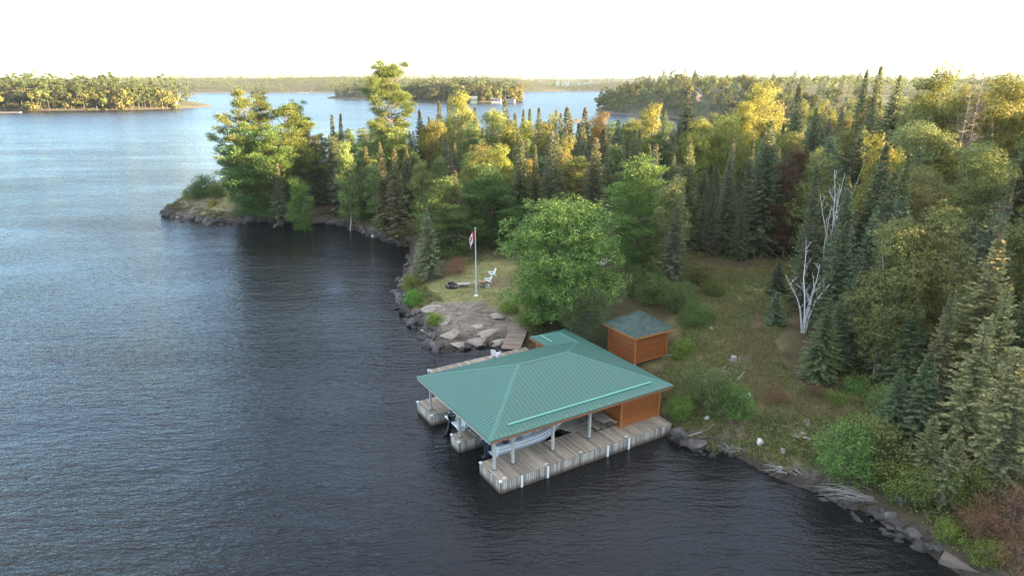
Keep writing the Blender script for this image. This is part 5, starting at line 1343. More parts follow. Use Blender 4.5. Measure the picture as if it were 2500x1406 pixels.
for (px, py, h, ti, lb, w) in [(1118,668,1.8,(1.3,.75,.6),'heap of rust red dead brush behind the fire pit',1.2),(2485,1300,2.4,(1.1,1.0,.9),'grey brown dead brush at the right edge',1.3),(2390,1300,1.6,(1.2,.95,.8),'tan dead brush above the concrete ledge',1.1),(2490,1395,1.8,(1.2,1.1,.9),'tan twiggy brush in the bottom right corner',1.3),(1900,985,.9,(.9,.7,.6),'patch of brown dead brush on the slope',1.5),(1990,970,1.0,(.7,.5,.45),'dark red brown dead shrub on the slope',1.2)]:
    base_plant('dead_bush', 'dead_brush', px, py, h, lb, tint=ti, cat='brush', wide=w)
base_plant('dead_conifer', 'dead_conifer', 2525, 1210, 4.4, 'rust red dead conifer at the right edge', tint=(.62, .5, .42), wide=.8)
# trees over the lower right bank
for (kind, px, py, h, v, ti, w, lb) in [('spruce',2330,1120,9.0,1,(1.4,1.32,1.05),1.2,'grey green spruce hanging over the lower right bank'),('fir',2240,1085,6.2,3,(1.0,1.1,1.05),1.4,'dense blue green fir on the lower right bank'),('fir',2175,1060,4.6,2,(.95,1.05,1.0),1.5,'small fir behind the olive bush on the bank'),
        ('spruce',2420,1230,5.5,0,(1.0,.98,.85),1.3,'grey spruce leaning over the bottom right bank'),('spruce',2300,1225,4.2,3,(1.05,1.0,.85),1.4,'low grey spruce between the bank bushes'),('spruce',2440,1190,8.5,3,(1.4,1.3,1.0),1.2,'drooping spruce at the right edge above the rocks'),('spruce',2250,1180,4.4,1,(1.15,1.15,.9),1.5,'low ragged spruce just above the shore rocks'),('fir',2480,1020,11.0,2,(1.0,1.05,1.0),1.2,'blue green fir at the right edge of the picture'),('fir',2200,960,7.0,3,(.95,1.1,1.0),1.4,'fir in front of the pale trunked birch'),
        ('birch',2455,880,10.5,3,(.95,.95,.75),1.0,'shaded olive birch behind the scraggly spruce'),('fir',2310,840,10.5,1,(.9,1.0,1.0),1.2,'shaded fir between the olive birches'),('spruce',2110,880,9.0,3,(.85,.85,.75),1.2,'brown grey spruce with bare lower limbs right of the clearing'),('spruce',2130,860,11,2,(.8,.8,.7),1.1,'thin trunked spruce at the forest edge right of the clearing'),
        ('spruce',2270,1020,9.0,2,(1.4,1.32,1.05),1.2,'tall grey green spruce in front of the olive birches'),('spruce',2390,1050,10,0,(1.45,1.35,1.0),1.1,'ragged spruce at the foot of the scraggly gold tipped one'),('spruce',2075,900,8.5,0,(.95,.9,.75),1.1,'dim olive spruce behind the broad young fir'),('spruce',2150,930,7,1,(1.0,.95,.8),1.1,'olive spruce shading the right end of the clearing'),('fir',2030,900,6,0,(.9,1.0,.95),1.4,'stout fir close behind the broad young fir')]:
    t = base_plant(kind, {'fir': 'fir_tree', 'spruce': 'spruce_tree', 'birch': 'birch_tree'}[kind], px, py, h, lb, var=v, tint=ti, wide=w); PLACED.append((t.location.x, t.location.y))

# ------------------------------------------------------------------ the rest of the near forest
edge = [(380,430),(560,432),(640,470),(720,515),(850,535),(930,548),(990,580),(1010,560),(1060,600),(1120,610),(1190,600),(1260,590),(1420,600),(1530,640),(1640,640),(1700,628),(1930,628),(1960,640),(2010,780),(2080,860),(2160,880),(2260,960),(2380,1040),(2500,1150),(2700,1300)]
ex_, ey_ = np.array(edge, float).T
cand = []
for Y in np.arange(36, 205, 1.0):
    for k in range(12):
        cand.append((rng.uniform(-70, 0.80*Y+22), Y+rng.random()))
cand = np.array(cand); rng.shuffle(cand)
dd = sdist(cand, SHORE); hh_ = height(cand[:, 0], cand[:, 1], dd)
acc = []; nk = {'fir': 0, 'spruce': 0, 'birch': 0, 'pine': 0}
pl = [np.array(p_) for p_ in PLACED]
for (x, y), d, z in zip(cand, dd, hh_):
    if d < 2.0: continue
    px, py = proj(x, y, z)
    if px > 2620 or px < 380: continue
    if py > np.interp(px, ex_, ey_): continue
    sp = 2.45 if y < 112 else (3.2 if y < 140 else 4.6)
    if any((x-a[0])**2+(y-a[1])**2 < sp*sp for a in acc): continue
    if any((x-a[0])**2+(y-a[1])**2 < (sp*0.8)**2 for a in pl): continue
    acc.append((x, y))
    hill = 0.5+0.5*math.sin(x*0.07+1)*math.cos(y*0.05)
    u = rng.random()
    if x < -30: kind = 'birch' if u < .3 else ('spruce' if u < .65 else ('pine' if u < .75 else 'fir'))
    elif x > 40 and y > 60: kind = 'birch' if u < .48 else ('fir' if u < .85 else 'spruce')
    else: kind = 'fir' if u < .5 else ('spruce' if u < .72 else ('birch' if u < .96 else 'pine'))
    if nk[kind] > 215: kind = min(nk, key=nk.get)
    nk[kind] += 1
    h = {'fir': 12.0, 'spruce': 11.5, 'birch': 10.5, 'pine': 11.5}[kind]*(0.78+0.4*rng.random())
    if x < -20 or y > 120: h = min(h, 12.2)
    # keep the skyline of the photograph: no filler may stand above the lake band on the left
    lim = CAM_H - y*(np.interp(px, [400, 560, 760, 900, 1000, 1200, 1450, 1500, 1600, 1900, 2500], [420, 330, 318, 315, 300, 290, 290, 300, 270, 235, 205])-HORIZON)/FPX - z
    h = max(5.0, min(h, lim*(0.92+0.1*rng.random())))
    reg = 'on the wooded point' if x < -22 else ('behind the cove and the camp' if x < 8 else ('behind the clearing' if x < 38 else 'filling the right of the forest'))
    if y > 118 and x >= -22: reg = 'deep at the back of the forest'
    if kind == 'birch': ti = [(1, 1, .8), (1.15, 1.1, .7), (.9, 1.0, .9), (1.05, .95, .75), (.85, 1.0, .85)][rng.integers(5)]
    else: ti = [(1, 1, 1), (.9, 1, 1.05), (1.1, 1.05, .85), (.95, .9, .85)][rng.integers(4)]
    nm = {'fir': 'fir_tree', 'spruce': 'spruce_tree', 'pine': 'pine_tree', 'birch': 'birch_tree'}[kind]
    ad = {'fir': 'dense pointed fir', 'spruce': 'loose branched spruce', 'pine': 'tufted pine', 'birch': 'leafy birch'}[kind]
    plant(kind, nm, x, y, h, ad + ' ' + reg, group='trees ' + reg, tint=ti, wide=0.9+0.3*rng.random(), z=z)
print('near forest', nk)
# ------------------------------------------------------------------ rocks
def rock_mesh(name, seed, mat, sq=(1, 1, .7), planes=11, sub=2):
    import bmesh
    g = np.random.default_rng(seed); bm = bmesh.new(); bmesh.ops.create_icosphere(bm, subdivisions=sub, radius=1.0)
    n = rand_unit(planes, g); d = 0.42+0.36*g.random(planes)
    for v in bm.verts:
        p = np.array(v.co)
        for a, b_ in zip(n, d):
            e = p @ a - b_
            if e > 0: p = p - a*e
        p = p*(1+0.02*g.normal()); v.co = Vector(p*np.array(sq))
    me = bpy.data.meshes.new(name); bm.to_mesh(me); bm.free(); me.materials.append(M[mat]); return me
ROCKS = [rock_mesh('rock%d' % i, 700+i, 'rock', (1, .8+.05*(i % 4), .55+.06*(i % 5))) for i in range(8)]
GRAN = [rock_mesh('slab%d' % i, 740+i, 'granite', (1, .75, .26), 16, 3) for i in range(4)]
WHITE = [rock_mesh('white%d' % i, 760+i, 'white_rock', (1, .8, .7), 12) for i in range(3)]
def rock(me, x, y, s, z, label, group=None, name='rock', rz=None, tilt=.25, cat='rock'):
    o = obj(name, me, None, (x, y, z), (random.uniform(-tilt, tilt), random.uniform(-tilt, tilt), random.uniform(0, 6.28) if rz is None else rz))
    o.scale = (s*random.uniform(.85, 1.2), s*random.uniform(.85, 1.2), s*random.uniform(.8, 1.15)); return tag(o, label, cat, group)
def shore_rocks(pts, n, smin, smax, off0, off1, label, group, big=1.6):
    P = np.array([gp(*p)[:2] for p in pts]); seg = np.linalg.norm(np.diff(P, axis=0), axis=1); cs = np.concatenate([[0], np.cumsum(seg)])
    for k in range(n):
        t = (k+random.random())/n*cs[-1]; i = min(len(seg)-1, int(np.searchsorted(cs, t)-1)); i = max(i, 0)
        q = P[i]+(P[i+1]-P[i])*((t-cs[i])/max(seg[i], 1e-6)); tn = (P[i+1]-P[i])/max(seg[i], 1e-6)
        nr = np.array([tn[1], -tn[0]]); o_ = random.uniform(off0, off1); x, y = q+nr*o_
        s = random.uniform(smin, smax)*(big if random.random() < .12 else 1)
        rock(random.choice(ROCKS), x, y, s, max(ground(x, y), -.25)+s*.12, label, group)
shore_rocks([(1075,861),(1040,840),(1025,812),(1005,786),(975,760),(966,738),(970,705)], 62, .35, .85, -.5, 1.2, 'dark tumbled boulder at the water below the flagpole lawn', 'boulders below the flagpole lawn')
shore_rocks([(970,705),(980,675),(992,645),(1001,620)], 12, .3, .6, -.3, .6, 'dark boulder under the young spruce at the water', 'boulders under the young spruce')
shore_rocks([(998,600),(960,592),(915,580),(880,568)], 20, .35, .8, -.4, .8, 'dark rock along the inner shore of the cove', 'rocks along the cove')
shore_rocks([(880,568),(845,552),(800,546),(750,542),(690,544),(620,543),(570,547),(510,548),(465,541),(440,533),(395,526)], 60, .5, 1.3, -.4, 1.0, 'dark ledge rock at the waterline of the point', 'ledge rocks of the point')
shore_rocks([(1640,1078),(1690,1096),(1740,1098),(1790,1112)], 16, .25, .6, -.5, .9, 'dark rock beside the end of the dock', 'rocks beside the dock end', 1.4)
shore_rocks([(1790,1112),(1840,1138),(1890,1165),(1950,1188),(2010,1212)], 56, .08, .26, -.9, .9, 'small stone on the gravelly bank', 'stones on the gravelly bank')
shore_rocks([(2010,1212),(2080,1235),(2120,1255),(2170,1290),(2225,1325),(2275,1358)], 105, .18, .5, -.6, 1.2, 'dark blocky rock on the bottom right shore', 'rocks on the bottom right shore')
shore_rocks([(1240,846),(1200,846),(1150,850),(1110,856)], 14, .35, .7, -.3, .5, 'dark wet rock at the foot of the granite slab', 'rocks under the granite slab')
for (px, py, s, lb) in [(1060,752,1.5,'pale cracked granite ledge nearest the vivid green bush'),(1150,795,1.7,'broad pale granite slab between the flagpole and the ramp'),(1195,812,1.7,'pale rounded granite dome just left of the ramp'),(1105,815,1.5,'lichen grey granite ledge above the dark boulders'),(1130,836,1.4,'low granite shelf at the water by the walkway'),(1215,772,1.1,'half buried granite slab below the maple'),(1085,780,1.2,'sloping granite ledge behind the yellow green sprig'),(1165,828,1.3,'flat granite step between two larger slabs'),(1220,835,1.0,'granite block wedged beside the ramp'),(1045,805,1.0,'granite ledge breaking into the dark boulders')]:
    x, y, z = on_ground(px, py); rock(random.choice(GRAN), x, y, s, z-.16*s+.08, lb, 'granite slabs below the lawn', 'granite_rock', rz=.45+random.uniform(-.25, .25), tilt=.12)
for (px, py, s, lb) in [(455,520,3.0,'long bare ledge at the tip of the point'),(520,530,2.8,'dark rounded ledge on the point shore'),(600,535,2.4,'low grey ledge under the point grass'),(495,500,2.0,'pale bare rock patch on the point')]:
    x, y, z = on_ground(px, py); rock(random.choice(GRAN), x, y, s, z-.2*s+.1, lb, 'ledges on the point', 'granite_rock', rz=random.uniform(-.3, .3), tilt=.08)
for i, (px, py, s, lb) in enumerate([(1855,1085,.45,'square white boulder on the green bank'),(1912,1105,.36,'rounded white stone right of the square white boulder'),(1826,971,.42,'white boulder in the grass above the shrubs'),(1725,1022,.3,'grey white stone among the weeds by the dock'),(1905,1145,.28,'upright pale stone on the gravel'),(1737,805,.35,'grey stump like stone left of the path'),(1597,596,.9,'pinkish white boulder glimpsed through the trees')]):
    x, y, z = on_ground(px, py); rock(WHITE[i % 3], x, y, s, z+s*.2, lb, None, 'boulder')
for (px, py, s, lb) in [(1660,1058,1.0,'large angular dark boulder at the end of the dock'),(1700,1085,.9,'dark flat boulder right of the angular one'),(2210,1215,1.0,'dark block boulder under the overhanging spruce')]:
    x, y, z = on_ground(px, py); rock(ROCKS[2], x, y, s, z+s*.1, lb, None, 'boulder')
for k in range(16):   # stack of split slabs on the slope
    x, y, z = on_ground(1958+random.uniform(-18, 22), 1050+random.uniform(-26, 28))
    rock(GRAN[k % 4], x, y, random.uniform(.25, .45), z+.08, 'grey split slab in the heap on the slope', 'split slab heap', 'split_stone', rz=.7+random.uniform(-.2, .2), tilt=.35)
lg = Vector(on_ground(2300, 1352))
tag(MB().loft([[(-1.9, -.9, -1.2), (2.6, -.9, -1.2), (2.6, 1.6, -1.2), (-1.9, 1.2, -1.2)], [(-1.7, -.75, .25), (2.6, -.7, .32), (2.6, 1.6, .35), (-1.6, 1.2, .30)]]).build('concrete_ledge', M['concrete'], None, (lg.x+1.4, lg.y-1.0, lg.z*.3), (0, 0, math.radians(-42))), 'worn concrete ledge at the water in the bottom right corner', 'ledge')

# driftwood, stumps and logs
def sticks(name, px, py, n, L, ang, spread, label, r=.02, mat='drift', lift=.15):
    c = on_ground(px, py); t = tag(empty(name, c), label, 'driftwood')
    for k in range(n):
        a = ang+random.gauss(0, spread); l = L*random.uniform(.5, 1.1); ox, oy = random.uniform(-.7, .7), random.uniform(-.5, .5); zz = random.uniform(.02, lift)
        p0 = Vector((ox, oy, zz)); p1 = p0+Vector((math.cos(a)*l*.5, math.sin(a)*l*.5, random.uniform(-.05, .2))); p2 = p0+Vector((math.cos(a+.15)*l, math.sin(a+.15)*l, random.uniform(-.15, .1)))
        MB().tube([p0, p1, p2], [r*random.uniform(.8, 1.8), r, r*.35], 5, False).build('branch', M[mat], t)
sticks('driftwood_pile', 2105, 1218, 30, 2.5, math.radians(160), .2, 'pale heap of stripped branches sticking out over the water', .013, lift=.45)
sticks('driftwood_pile', 1800, 1095, 30, 1.2, math.radians(150), .5, 'brown twig litter washed up on the bank', .012)
sticks('driftwood_pile', 1930, 1150, 34, 1.4, math.radians(145), .45, 'grey stick litter on the gravelly bank', .014)
sticks('driftwood_pile', 620, 535, 16, 2.2, math.radians(150), .5, 'grey fallen branches on the point shore', .03)
for (pts, r0, lb) in [([(1661,1092),(1680,1068),(1718,1056),(1748,1036)], .07, 'bent bleached log reaching from the bank to the water'),([(1765,905),(1775,893)], .1, 'short pale log by the shrubs'),([(1800,932),(1818,910)], .09, 'grey log lying below the step frame'),([(2040,985),(2072,978)], .04, 'thin bleached pole on the bare slope'),([(975,690),(990,676)], .10, 'bleached log on the camp shore')]:
    P = [Vector(on_ground(*p))+Vector((0, 0, r0+.05)) for p in pts]
    tag(MB().tube(P, [r0*(1-.6*i/(len(P)-1)) for i in range(len(P))], 7).build('fallen_log', M['drift'], None, smooth=True), lb, 'log')
st = on_ground(1790, 885)
sm = tag(empty('tree_stump', st), 'grey weathered stump with splayed roots on the path', 'stump')
MB().lathe([(.45, -.2), (.30, .1), (.24, .45), (.22, .55)], 9).build('trunk', M['drift'], sm)
for k in range(5): MB().tube([(0, 0, .2), (.45*math.cos(k*1.25), .45*math.sin(k*1.25), .08), (.95*math.cos(k*1.25), .95*math.sin(k*1.25), -.05)], [.11, .08, .03], 5, False).build('root', M['drift'], sm)

# ------------------------------------------------------------------ low growth (one mass each)
def scatter(poly, n, g):
    lo, hi = poly.min(0), poly.max(0); P = g.uniform(lo, hi, size=(int(n*2.4), 2)); P = P[sdist(P, poly) > -.4][:n]; return P
def blades(P, z, g, per, L, W, name, mat, label, spread=.12, upw=1.0):
    m = len(P)*per; C = np.repeat(np.column_stack([P, z]), per, 0)+np.column_stack([g.normal(size=(m, 2))*spread, np.zeros(m)])
    C[:, 2] -= .02
    A = unit(np.column_stack([g.normal(size=(m, 2))*.45, np.full(m, upw)])); S = unit(np.cross(A, rand_unit(m, g)))
    sz = np.repeat(.6+.8*g.random(len(P)), per)
    V, F = cards(C, A, S, L*sz*(.6+.8*g.random(m)), W*(.7+.6*g.random(m)), .35)
    me = mesh_np(name, V, F, M[mat]); return tag(obj(name, me), label, kind='stuff')
def mounds(P, z, g, per, size, rad, hgt, name, mat, label):
    m = len(P)*per; sc_ = np.repeat(.5+.9*g.random(len(P)), per)
    D = rand_unit(m, g); D[:, 2] = np.abs(D[:, 2]); C = np.repeat(np.column_stack([P, z]), per, 0)+D*np.column_stack([rad*sc_, rad*sc_, hgt*sc_])*(.4+.6*g.random((m, 1)))
    nrm = unit(D*.5+rand_unit(m, g)*.6+np.array([0, 0, .7])); A = unit(np.cross(nrm, rand_unit(m, g))); V, F = cards(C, A, np.cross(A, nrm), size*(.6+.8*g.random(m)), size*.6*(.6+.8*g.random(m)))
    me = mesh_np(name, V, F, M[mat]); return tag(obj(name, me), label, kind='stuff')
M['grass_blade'] = leafmat('grass_blades', (0.13, 0.13, 0.045), (0.34, 0.30, 0.13), .3)
M['dry_grass'] = leafmat('dry_grass_blades', (0.18, 0.14, 0.07), (0.40, 0.32, 0.19), .2)
M['herb'] = leafmat('herb_leaves', (0.08, 0.10, 0.03), (0.22, 0.24, 0.08), .3)
g = np.random.default_rng(909)
def mask(P, keepfn):
    return P[keepfn(P)]
P = scatter(CLEAR, 14000, g); nz = vnoise(P[:, 0], P[:, 1], 3.2, 31); pd = sdist(P, PATH)
Pg = P[(nz > .35)]; blades(Pg, height(Pg[:, 0], Pg[:, 1]), g, 8, .34, .035, 'grass', 'grass_blade', 'long olive grass in the clearing')
Pd = P[(pd > -.3)]; blades(Pd, height(Pd[:, 0], Pd[:, 1]), g, 5, .26, .03, 'dry_grass', 'dry_grass', 'dry straw grass along the path')
Ph = P[(nz < .60) & (pd < .5)][:2900]; mounds(Ph, height(Ph[:, 0], Ph[:, 1]), g, 24, .13, .42, .45, 'undergrowth', 'herb', 'low leafy undergrowth in the clearing')
P = scatter(CAMP, 5000, g); P = P[(sdist(P, SLAB) < -.3) | (g.random(len(P)) < .12)]; blades(P, height(P[:, 0], P[:, 1]), g, 5, .13, .03, 'lawn_grass', 'grass_blade', 'short yellowed grass around the fire pit')
P = scatter(POINT, 2600, g); blades(P, height(P[:, 0], P[:, 1]), g, 5, .5, .06, 'point_grass', 'dry_grass', 'tawny grass on the point')
# weeds in a strip just above every bank, and ferns under the forest edge
SH = SHORE[3:56]; seg = np.diff(SH, axis=0); ln = np.linalg.norm(seg, axis=1); cs = np.concatenate([[0], np.cumsum(ln)])
t = g.uniform(0, cs[-1], 2600); i = np.clip(np.searchsorted(cs, t)-1, 0, len(ln)-1)
P = SH[i]+seg[i]*((t-cs[i])/ln[i])[:, None]; nr = np.column_stack([seg[i][:, 1], -seg[i][:, 0]])/ln[i][:, None]; P = P+nr*(1.5+2.2*g.random((len(P), 1)))
rel = P-np.array([O_DOCK.x, O_DOCK.y]); uu = rel[:, 0]*UX+rel[:, 1]*UY; vv = -rel[:, 0]*UY+rel[:, 1]*UX
ok = ~((uu > 9) & (uu < 14.4) & (vv > -1) & (vv < 17.5)) & (sdist(P, SLAB) < -.2) & (sdist(P, SHORE) > 1.0)
P = P[ok]; mounds(P, height(P[:, 0], P[:, 1]), g, 22, .15, .45, .5, 'bank_weeds', 'herb', 'weeds and seedlings along the top of the banks')
fe = []
for (px, py) in zip(np.interp(np.linspace(0, 1, 1500), np.linspace(0, 1, len(ex_)), ex_), np.interp(np.linspace(0, 1, 1500), np.linspace(0, 1, len(ey_)), ey_)):
    if px < 600 or px > 2480: continue
    x, y, z = gp(px, py+g.normal()*22, 2.5 if px < 1650 else 3.5); fe.append((x+g.normal()*.8, y+g.normal()*1.2))
P = np.array(fe); P = P[sdist(P, SHORE) > 1.5]; mounds(P, height(P[:, 0], P[:, 1]), g, 34, .17, .75, .85, 'forest_undergrowth', 'herb', 'dim shrubby undergrowth along the forest edge')
# ------------------------------------------------------------------ far trees (small in view: one mesh each, copies share it)
def far_template(kind, seed, n=170):
    g = np.random.default_rng(seed); k_ = 1.0 if n < 200 else .72
    if kind == 'spire':
        f = g.random(n)**.75; zz = 12*(.10+.9*f); R = 2.0*(1-f)**.85+.12; a = g.random(n)*6.283; rr = R*(.5+.5*g.random(n))
        C = np.column_stack([rr*np.cos(a), rr*np.sin(a), zz]); A = unit(np.column_stack([np.cos(a), np.sin(a), -.25+.5*f])+g.normal(size=(n, 3))*.2)
        S = unit(np.cross(A, np.array([0, 0, 1.])+g.normal(size=(n, 3))*.4)); L = (.55+.7*(1-f))*k_; W = (.35+.25*g.random(n))*k_; mat = M['fir']
    elif kind == 'round':
        D = rand_unit(n, g); lob = g.normal(size=(7, 3))*np.array([1.6, 1.6, 2.6])+np.array([0, 0, 5.2]); C = lob[g.integers(0, 7, n)]+D*(1.0+.7*g.random((n, 1)))
        nrm = unit(D+rand_unit(n, g)*.6+np.array([0, 0, .4])); A = unit(np.cross(nrm, rand_unit(n, g))); S = np.cross(A, nrm); L = (.75+.5*g.random(n))*k_; W = (.55+.4*g.random(n))*k_; mat = M['birch_leaf']
    else:
        k = g.integers(0, 11, n); za = 3.2+13.8*((k+.5)/11); an = k*2.4; ll = (3.6-1.6*(k/11))*(.35+.65*g.random(n)); C = np.column_stack([ll*np.cos(an)+g.normal(size=n)*.5, ll*np.sin(an)+g.normal(size=n)*.5, za+g.normal(size=n)*.35+.12*ll])
        A = unit(g.normal(size=(n, 3))*.6+np.array([0, 0, .8])+np.column_stack([np.cos(an), np.sin(an), 0*an])*.7); S = unit(np.cross(A, rand_unit(n, g))); L = (.8+.5*g.random(n))*k_; W = (.3+.2*g.random(n))*k_; mat = M['pine']
    V, F = cards(C, A, S, L, W)
    return V, F, mat
def far_mesh(name, kind, seed, n):
    V, F, mat = far_template(kind, seed, n)
    h = V[:, 2].max(); tb = MB().tube([(0, 0, -.5), (0, 0, h*.5), (0, 0, h*.93)], [.2, .14, .04], 5)
    TV = np.array([tuple(v) for v in tb.v]); TF = np.array([f for f in tb.f if len(f) == 4])
    return mesh_np(name, np.concatenate([V, TV]), np.concatenate([F, TF+len(V)]), [mat, M['limb']], mi=[0]*len(F)+[1]*len(TF)), h
FAR = {k: [far_mesh('far_%s%d' % (k, i), k, 800+10*j+i, n) for i in range(3)] for j, (k, n) in enumerate((('spire', 700), ('round', 1000), ('tall', 1100)))}
def far_trees(isl, xr, spacing, dmin, dmax, mix, hs, where, maxn, tint_fn, test=None):
    poly, hf = ISL[isl]; g = np.random.default_rng(len(isl)*7+maxn); acc = []
    lo, hi = poly.min(0), poly.max(0); C = g.uniform(lo, hi, size=(maxn*60, 2)); C = C[(C[:, 0] > xr[0]) & (C[:, 0] < xr[1])]
    z, d = hf(C[:, 0], C[:, 1]); ok = (d > dmin) & (d < dmax); C, z, d = C[ok], z[ok], d[ok]
    o_ = np.argsort(C[:, 1]) if isl != 'headland' else np.arange(len(C))
    for (x, y), zz in zip(C[o_], z[o_]):
        if len(acc) >= maxn: break
        if test and not test(x, y): continue
        if any((x-a)**2+(y-b_)**2 < spacing**2 for a, b_ in acc[-160:]): continue
        acc.append((x, y)); u = g.random(); k = 'spire' if u < mix[0] else ('round' if u < mix[0]+mix[1] else 'tall')
        me, h0 = FAR[k][g.integers(3)]; h = hs[k]*(.75+.5*g.random())
        nm = {'spire': 'conifer_tree', 'round': 'aspen_tree', 'tall': 'white_pine'}[k]
        o = obj(nm, me, None, (x, y, zz), (0, 0, g.random()*6.28)); s = h/h0; w = s*(.9+.4*g.random()); o.scale = (w, w, s); o.color = (*tint_fn(k, g), 1)
        tag(o, {'spire': 'pointed fir', 'round': 'leafy aspen', 'tall': 'open crowned pine'}[k]+' '+where, 'tree', 'trees '+where)
    return acc
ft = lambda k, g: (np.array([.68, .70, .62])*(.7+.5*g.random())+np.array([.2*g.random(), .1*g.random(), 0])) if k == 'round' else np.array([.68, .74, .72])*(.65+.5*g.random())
vis = lambda x, y: abs(x) < y*.80
far_trees('island_hill', (-440, -240), 3.7, 1.5, 60, (.22, .58, .20), {'spire': 13, 'round': 12.5, 'tall': 20}, 'on the low island across the water', 280, ft, vis)
far_trees('middle_island', (-260, 40), 4.4, .3, 60, (.32, .52, .16), {'spire': 13, 'round': 13, 'tall': 17}, 'on the long island in the lake', 200, ft, vis)
far_trees('headland', (55, 210), 4.8, 1, 75, (.48, .42, .10), {'spire': 13, 'round': 10, 'tall': 13}, 'on the wooded hill with the cottage', 230, ft, lambda x, y: x < y*.5 and not ((x-120)**2/15**2+(y-434)**2/13**2 < 1))
far_trees('islet', (-400, -200), 3.2, .8, 40, (.2, .6, .2), {'spire': 9, 'round': 7, 'tall': 12}, 'on the small islet', 9, ft)
# far woods that read as one mass
def woods(name, isl, n, label, hs, size, tmpl=26, test=None, dmin=4, tint=None, off=None, polyfn=None):
    g = np.random.default_rng(len(name)*13+n)
    if polyfn is None:
        poly, hf = ISL[isl]; lo, hi = poly.min(0), poly.max(0); C = g.uniform(lo, hi, size=(n*4, 2)); z, d = hf(C[:, 0], C[:, 1]); ok = d > dmin
    else:
        C = polyfn(g, n); z = height(C[:, 0], C[:, 1]); ok = sdist(C, SHORE) > 2
    C, z = C[ok], z[ok]
    if test is not None:
        k = np.array([test(x, y) for x, y in C]); C, z = C[k], z[k]
    C, z = C[:n], z[:n]
    Vs, Fs, mi, base = [], [], [], 0
    T_ = [far_template(k, 850+i, tmpl) for i, k in enumerate(('spire', 'round', 'tall', 'round', 'spire'))]
    for (x, y), zz in zip(C, z):
        k = g.integers(5); V, F, _ = T_[k]; sc_ = hs*(.7+.6*g.random())/12*((.72 if k == 2 else 1) if polyfn is None else (.70 if y < 24 else (.85 if x > 110 else (1.18 if 36 < y < 62 else 1.05)))*(.72 if k == 2 else 1))
        a = g.random()*6.283; c_, s_ = math.cos(a), math.sin(a)
        W = V.copy(); W[:, 0], W[:, 1] = V[:, 0]*c_-V[:, 1]*s_, V[:, 0]*s_+V[:, 1]*c_
        W = W*sc_; ctr = W.reshape(-1, 4, 3).mean(1, keepdims=True); W = (ctr+(W.reshape(-1, 4, 3)-ctr)*size).reshape(-1, 3)
        Vs.append(W+np.array([x, y, zz-.3])); Fs.append(F+base); base += len(V); mi += [{0: 0, 4: 0, 1: 1, 3: 1, 2: 2}[k]]*len(F)
    o = obj(name, mesh_np(name, np.concatenate(Vs), np.concatenate(Fs), [M['fir'], M['birch_leaf'], M['pine']], mi=mi)); tag(o, label, kind='stuff')
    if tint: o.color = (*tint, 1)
    return o
vis2 = lambda x, y: abs(x) < y*.82
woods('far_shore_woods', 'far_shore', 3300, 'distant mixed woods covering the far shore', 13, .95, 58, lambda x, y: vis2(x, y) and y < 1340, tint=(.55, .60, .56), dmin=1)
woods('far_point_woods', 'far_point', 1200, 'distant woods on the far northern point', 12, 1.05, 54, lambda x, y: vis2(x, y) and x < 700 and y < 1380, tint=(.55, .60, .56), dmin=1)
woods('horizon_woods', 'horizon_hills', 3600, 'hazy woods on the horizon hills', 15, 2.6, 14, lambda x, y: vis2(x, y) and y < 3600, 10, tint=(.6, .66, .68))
woods('headland_woods', 'headland', 1450, 'woods covering the back of the cottage hill', 10.5, 1.1, 76, tint=(.62, .68, .62), test=lambda x, y: vis2(x, y) and not ((x-120)**2/15**2+(y-434)**2/13**2 < 1), dmin=3)
woods('island_woods', 'island_hill', 330, 'woods in the heart of the low island', 14, 1.2, 90, lambda x, y: y > 585, 12, tint=(.65, .68, .62))
woods('middle_woods', 'middle_island', 260, 'woods in the heart of the long island', 14, 1.2, 90, lambda x, y: y > 735, 12, tint=(.65, .68, .62))
# the forest goes on to the right and behind the camera's right shoulder
def side(g, n):
    x = 34+146*g.random(n*3)**1.25; y = g.uniform(-20, 150, n*3); k = (x > .80*np.maximum(y, 0)+9); return np.column_stack([x, y])[k]
woods('forest', None, 1500, 'forest continuing over the ridge to the east', 12.0, 1.4, 84, polyfn=side)

# ------------------------------------------------------------------ cottages and docks across the water
def cottage(name, x, y, z, rz, L, W, H, wallc, roofc, label, rise=2.0, chimney=False, deck=False):
    t = tag(empty(name, (x, y, z), rz), label, 'cottage')
    MB().box(-L/2, L/2, -W/2, W/2, -1.5, H).build('wall', wallc, t)
    e = .6; r_ = MB(); pr = lambda x_: [(x_, -W/2-e, H-.1), (x_, 0, H+rise), (x_, W/2+e, H-.1), (x_, W/2+e, H-.35), (x_, 0, H+rise-.3), (x_, -W/2-e, H-.35)]
    r_.loft([pr(-L/2-e), pr(L/2+e)]); rf = r_.build('roof', roofc, t)
    MB().add([], []) if False else None
    gb = MB(); gb.add([(-L/2, -W/2, H-.01), (-L/2, W/2, H-.01), (-L/2, 0, H+rise-.32), (L/2, -W/2, H-.01), (L/2, W/2, H-.01), (L/2, 0, H+rise-.32)], [(0, 2, 1), (3, 4, 5)]); gb.build('gable', wallc, t)
    for k in range(max(2, int(L/3))):
        xx = -L/2+(k+.5)*L/max(2, int(L/3)); w = MB().box(xx-.55, xx+.55, -W/2-.04, -W/2+.02, H*.35, H*.8).build('window', M['glass'], t)
        MB().box(xx-.65, xx+.65, -W/2-.07, -W/2-.03, H*.8, H*.8+.12).build('frame', M['white_paint'], w)
    if chimney: MB().box(L*.2, L*.2+.8, .3, 1.1, H, H+rise+1.0).build('chimney', M['concrete'], rf)
    if deck: MB().box(-L/2-1, L/2+1, -W/2-2.5, -W/2, -1.2, .1).build('deck', M['plank'], t)
    return t
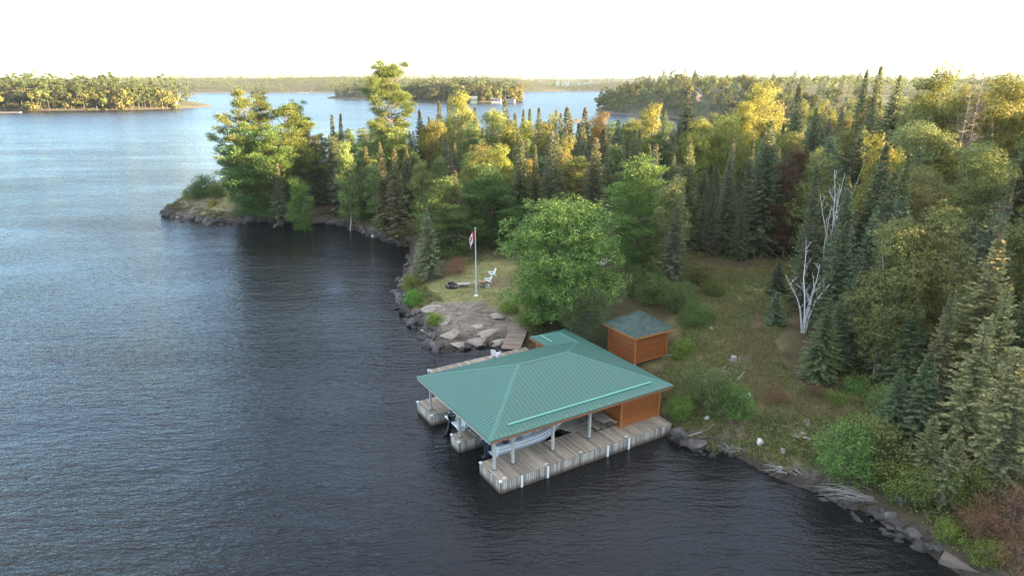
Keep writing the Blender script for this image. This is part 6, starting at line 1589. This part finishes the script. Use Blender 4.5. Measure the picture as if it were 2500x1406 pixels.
M['hut_wall'] = plain('faded_white', (.45, .44, .42), .8); M['grey_roof'] = plain('grey_roofing', (.12, .12, .13), .8); M['tan_wall'] = plain('tan_wall', (.38, .28, .18), .8); M['red_wall'] = plain('red_brown_wall', (.26, .11, .08), .8); M['teal_wall'] = plain('teal_wall', (.07, .13, .14), .8); M['brown_wall'] = plain('brown_wall', (.07, .055, .045), .8)
def far_at(px, py, z=0.0): return gp(px, py, z)
def hfz(isl, x, y): return float(ISL[isl][1](np.array([x]), np.array([y]))[0][0])
x, y, _ = far_at(283, 262, 1.0); y += 14; x *= (y/(y-14)); cottage('cottage', x, y, hfz('island_hill', x, y)+.5, .25, 17, 9, 3.2, M['tan_wall'], M['grey_roof'], 'tan cottage with grey roof among trees on the low island', deck=True)
x, y, _ = far_at(421, 263, .5); cottage('pump_house', x, y+4, hfz('island_hill', x, y+4)+.3, .1, 4, 3.2, 4.4, M['hut_wall'], M['grey_roof'], 'small white waterside hut near the island point', 1.0)
x, y, _ = far_at(1156, 253, .3); cottage('boat_house', x, y+2, .6, .1, 6, 6, 4.6, M['teal_wall'], M['grey_roof'], 'teal boathouse at the water on the long island', 1.6)
x, y, _ = far_at(1212, 252, .3); cottage('boat_house', x, y+2, .6, -.1, 9, 6, 3.2, M['hut_wall'], M['grey_roof'], 'white boathouse with garage doors on the long island', .8)
x, y, _ = far_at(1247, 250.5, .3); cottage('boat_house', x, y+3, .6, -.2, 8, 6, 2.2, M['hut_wall'], M['grey_roof'], 'low white boathouse at the end of the long island', .5)
x, y, _ = far_at(1212, 246, 1); y += 16; cottage('cottage', x, y, hfz('middle_island', x, y)+.5, .2, 10, 8, 6, M['red_wall'], M['grey_roof'], 'red brown cottage above the white boathouse', 3.0, True)
x, y, z = at_depth(1692, 238, 446); cottage('cottage', x, y, hfz('headland', x, y)+1.0, .35, 9, 5, 2.8, M['brown_wall'], M['grey_roof'], 'grey roofed cottage with chimney on the wooded hill', 2.6, True, True)
for (px, py, L, lb) in [(22,275,16,'pale dock on the low island shore'),(822,238,14,'dock off the left end of the long island'),(740,227,16,'pale dock on the far shore')]:
    x, y, _ = far_at(px, py, .4); d_ = tag(empty('far_dock', (x, y, 0), random.uniform(-.2, .2)), lb, 'dock')
    MB().box(-L/2, L/2, -1.4, 1.4, .35, .6).build('deck', M['post'], d_)
    for k in range(4): MB().box(-L/2+.3+k*(L-.8)/3, -L/2+.5+k*(L-.8)/3, -1.2, 1.2, -1, .35).build('pile', M['dark_wood'], d_)

# ------------------------------------------------------------------ evening air over the lake
m = bpy.data.materials.new('haze'); m.use_nodes = True; nt = m.node_tree; nt.nodes.clear()
vo = nt.nodes.new('ShaderNodeVolumePrincipled'); vo.inputs['Color'].default_value = (.70, .84, 1.0, 1); vo.inputs['Density'].default_value = 0.00005; vo.inputs['Anisotropy'].default_value = 0.25
ou = nt.nodes.new('ShaderNodeOutputMaterial'); nt.links.new(vo.outputs[0], ou.inputs['Volume'])
hz = MB().box(-6500, 6500, -500, 7500, -8, 140).build('haze', m); tag(hz, 'thin pale evening haze over the lake', kind='stuff')
